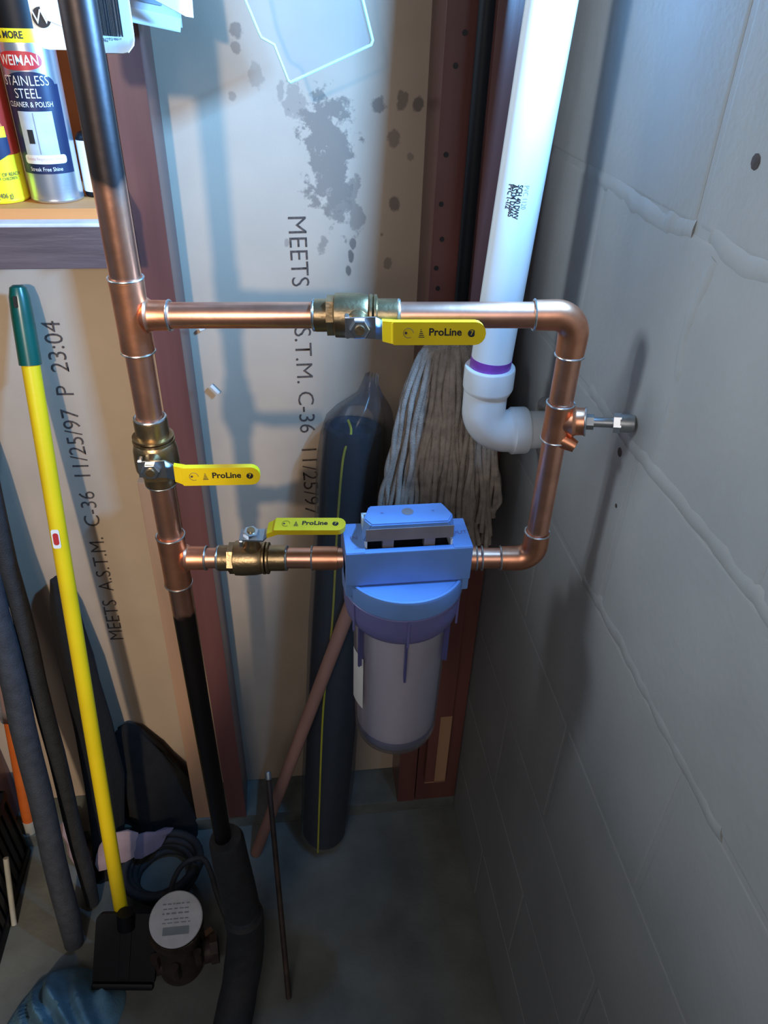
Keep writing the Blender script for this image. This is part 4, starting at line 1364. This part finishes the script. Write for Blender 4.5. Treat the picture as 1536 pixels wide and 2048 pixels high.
FA = 0.35
CXB, CYB, CRB = -0.3020, 0.905, 0.0272
tb_, cb = can(CXB, CYB, CRB, 0.165, SZ, 'can_yellow', 'red and yellow spray can at the left edge of the shelf', 'can_red')
up_ = wrap(cb, 'label_panel', CXB, CYB, CRB, -0.070, 0.070, SZ + 0.047, SZ + 0.150, 'can_red', 0.0003, n=44)
bd_ = wrap(up_, 'label_badge', CXB, CYB, CRB, 0, 0, 0, 0, 'navy_label', 0.0007, [(-0.010, SZ + 0.066), (0.0175, SZ + 0.066), (0.0175, SZ + 0.049), (0.0040, SZ + 0.043), (-0.010, SZ + 0.049)])
wrap(up_, 'label_badge', CXB, CYB, CRB, -0.012, 0.0165, SZ + 0.064, SZ + 0.074, 'can_yellow', 0.0009)
wrap(up_, 'label_flame', CXB, CYB, CRB, 0, 0, 0, 0, 'orange_pole', 0.0006, [(-0.010, SZ + 0.074), (0.0150, SZ + 0.074), (0.0115, SZ + 0.082), (0.006, SZ + 0.079), (-0.002, SZ + 0.084)])
ctext(up_, 'THICK', 0.0058, CXB, CYB, CRB, 0.006, SZ + 0.0705, 'ink', 0.0001, 0.8)
ctext(cb, 'OUT OF REACH', 0.0050, CXB, CYB, CRB, 0.008, SZ + 0.0290, 'ink_soft', 0, 0.85)
ctext(cb, 'OF CHILDREN', 0.0040, CXB, CYB, CRB, 0.008, SZ + 0.0250, 'ink_soft', 0, 0.85)
ctext(cb, '(406 g)', 0.0072, CXB, CYB, CRB, 0.002, SZ + 0.0085, 'ink_soft', 0, 0.72)

bx, byy, br = -0.2055, 0.925, 0.0135
t = thing('small_bottle', (bx, byy, SZ), 'small dark bottle with a white fine-print label behind the copper riser', 'bottle')
bm = B(); lathe(bm, [(0, br * 0.9), (0.002, br), (0.060, br), (0.064, br * 0.8), (0.066, 0.006)], (bx, byy, SZ), (0, 0, 1), 28)
bb = obj('bottle_body', bm, 'black_plastic', t)
bm = B(); lathe(bm, [(0.064, 0.006), (0.070, 0.006), (0.071, 0.0045), (0.076, 0.004)], (bx, byy, SZ), (0, 0, 1), 20)
obj('bottle_cap', bm, 'black_plastic', t)
FA = 0.0
lb2 = wrap(bb, 'bottle_label', bx, byy, br, -0.034, 0.030, SZ + 0.006, SZ + 0.0575, 'white', 0.0004, n=26)
for k in range(14):
    ctext(lb2, '--- -- ---- - --- ---', 0.0030, bx, byy, br, -0.004, SZ + 0.0545 - 0.0034 * k, 'grey_print', -0.0001, 0.9)


# ------------------------------------------------------------------ hanging cards and clear blister
def card(poly_rows, th=0.0008):
    bm = B()
    rows_ = [[bm.verts.new(p) for p in r] for r in poly_rows]
    for i in range(len(rows_) - 1):
        for k in range(len(rows_[0]) - 1):
            bm.faces.new((rows_[i][k], rows_[i][k + 1], rows_[i + 1][k + 1], rows_[i + 1][k]))
    bmesh.ops.recalc_face_normals(bm, faces=bm.faces[:])
    bmesh.ops.solidify(bm, geom=bm.faces[:], thickness=th)
    return bm


CY = 0.745
t = thing('hang_card', (-0.15, CY, 1.62), 'white printed hang card with a barcode behind the top of the riser', 'card')
# the foot of the card curls forward into the overhead light
def curl(x, s):
    """s runs down the card from its top; right end of the foot is bent forward"""
    k = max(0.0, (x + 0.160) / 0.045)
    z = 1.62 - s
    y = CY
    f = max(0.0, s - (0.142 - 0.010 * k))
    amt = min(1.0, f / 0.012) * min(1.0, k) * 0.9
    return V((x, y - f * 0.95 * amt, z + f * 0.30 * amt))
W0, W1 = -0.1925, -0.1140
NX = 18
rows_ = []
for i in range(26):
    f = i / 25
    row = []
    for k in range(NX + 1):
        x = W0 + (W1 - W0) * k / NX
        bot = 0.1445 + 0.006 * max(0, (x + 0.16) / 0.046)
        cr = 0.008
        dx = min(x - W0, W1 - x)
        if dx < cr:
            bot -= cr - math.sqrt(max(0, cr * cr - (cr - dx) ** 2))
        row.append(curl(x, f * bot))
    rows_.append(row)
cd_ = obj('card_sheet', card(rows_), 'white', t)
on = lambda x, s: curl(x, s) + V((0, -0.0010, 0))
bm = B(); lathe(bm, [(0, 0.0072), (0.0003, 0.0072)], on(-0.1845, 0.1225), (0, -1, 0), 24)
lg = obj('card_emblem', bm, 'ink', cd_)
obj('card_print', text_bm('W', 0.0145, lambda x, y: V((-0.1845 + x, CY - 0.0018, 1.62 - 0.1225 + y)), -0.0001, align='CENTER'), 'white', lg, sm=False)
bm = B(); box(bm, (-0.193+0.003, CY - 0.0012, 1.62 - 0.1005), (-0.176, CY - 0.0006, 1.62 - 0.0965))
obj('card_print', bm, 'ink', cd_, sm=False)
for k in range(5):
    obj('card_print', text_bm('--- -- ---- ---', 0.0034, lambda x, y: V((-0.1765 + x * 0.8, CY - 0.0011, 1.62 - 0.1265 - 0.0032 * k + y)), -0.0001), 'grey_print', cd_, sm=False)
rb = random.Random(8)
x = -0.1440
bm = B()
while x < -0.1225:
    w2 = rb.choice((0.0004, 0.0004, 0.0008, 0.0012))
    box(bm, (x, CY - 0.0013, 1.62 - 0.1335 - 0.05 * (x + 0.1425)), (x + w2, CY - 0.0007, 1.62 - 0.107 ))
    x += w2 + rb.choice((0.0005, 0.0008, 0.0012))
bc = obj('barcode', bm, 'ink', cd_, sm=False)
obj('card_print', text_bm('0 46273 88158', 0.0042, lambda x_, y: V((-0.1425 + x_, CY - 0.0013, 1.62 - 0.1370 + y)), 0, 0.8), 'ink', cd_, sm=False)
obj('card_print', text_bm('S', 0.0095, lambda x_, y: V((-0.1410 + x_, CY - 0.0013, 1.62 - 0.1015 + y)), 0.0001), 'ink', cd_, sm=False)

# white label tag hanging in front of the card
t = thing('white_tag', (-0.168, 0.722, 1.60), 'small bright white tag hanging in front of the printed card', 'tag')
rows_ = []
for i in range(12):
    f = i / 11
    row = []
    for k in range(9):
        x = -0.1715 + 0.026 * k / 8
        b_ = 0.1015 + 0.010 * (k / 8)
        if k == 0: b_ -= 0.006
        row.append(V((x, 0.722 - 0.030 * f * f, 1.60 - f * b_)))
    rows_.append(row)
tg = obj('tag_sheet', card(rows_), 'white', t)
obj('tag_print', text_bm('W', 0.014, lambda x_, y: V((-0.166 + x_, 0.7005, 1.5130 + y)), 0.0001), 'pale_blue', tg, sm=False)

# folded pale card jutting forward, and a bright one beyond it
t = thing('folded_card', (-0.13, 0.95, 1.62), 'white card with a folded foot hanging between the barcode card and the bright blank card', 'card')
rows_ = []
for i in range(10):
    f = i / 9
    rows_.append([V((-0.1655 + 0.0707 * k / 8, 0.952 - 0.002 * k / 8, 1.62 - f * (0.123 + 0.0116 * k / 8))) for k in range(9)])
fs = obj('card_sheet', card(rows_), 'meter_face', t)
rows_ = []
for i in range(6):
    f = i / 5
    rows_.append([V((-0.165 + 0.0697 * k / 8, 0.9500 - 0.020 * f, 1.5055 - 0.0113 * k / 8 - 0.011 * f)) for k in range(9)])
obj('folded_lip', card(rows_, 0.0014), 'white', fs)
bm = B(); prism(bm, [(0, 0), (0.024, -0.004), (0.026, 0.016), (0.002, 0.018)], (-0.137, 0.9485, 1.508), (1, 0, 0), (0, 0, 1), (0, -1, 0), 0.0004)
obj('card_print', bm, 'grey_print', fs, sm=False)
t = thing('bright_card', (-0.10, 0.95, 1.62), 'blank bright white card with a slanted foot right of the riser', 'card')
rows_ = []
for i in range(10):
    f = i / 9
    rows_.append([V((-0.138 + 0.0600 * k / 8, 0.950 - 0.050 * f, 1.62 - f * (0.0995 + 0.0275 * k / 8 - (0.0025 if k == 8 else 0)))) for k in range(9)])
obj('card_sheet', card(rows_), 'white', t)

t = thing('clear_blister', (0.04, 0.88, 1.62), 'empty clear plastic blister pack hanging in front of the stained drywall', 'packaging')
BP = [(-0.040, 1.58), (-0.026, 1.512), (-0.015, 1.486), (-0.0125, 1.481), (0.000, 1.475), (0.013, 1.443), (0.0155, 1.442), (0.099, 1.477), (0.1005, 1.481), (0.088, 1.52), (0.076, 1.58)]
byl = lambda z: 0.90 - (z - 1.44) * 0.10
bm = B()
a_ = [bm.verts.new((x, byl(z), z)) for x, z in BP]
b_ = [bm.verts.new((x, byl(z) + 0.001, z)) for x, z in BP]
bm.faces.new(a_[::-1]); bm.faces.new(b_)
for k in range(len(BP)):
    bm.faces.new((a_[k], a_[(k + 1) % len(BP)], b_[(k + 1) % len(BP)], b_[k]))
sh = obj('clear_sheet', bm, 'blister', t, sm=False)
bm = B()
tube(bm, [(x, byl(z) - 0.001, z) for x, z in BP], 0.0015, 8)
obj('blister_rim', bm, 'blister_rim', t)
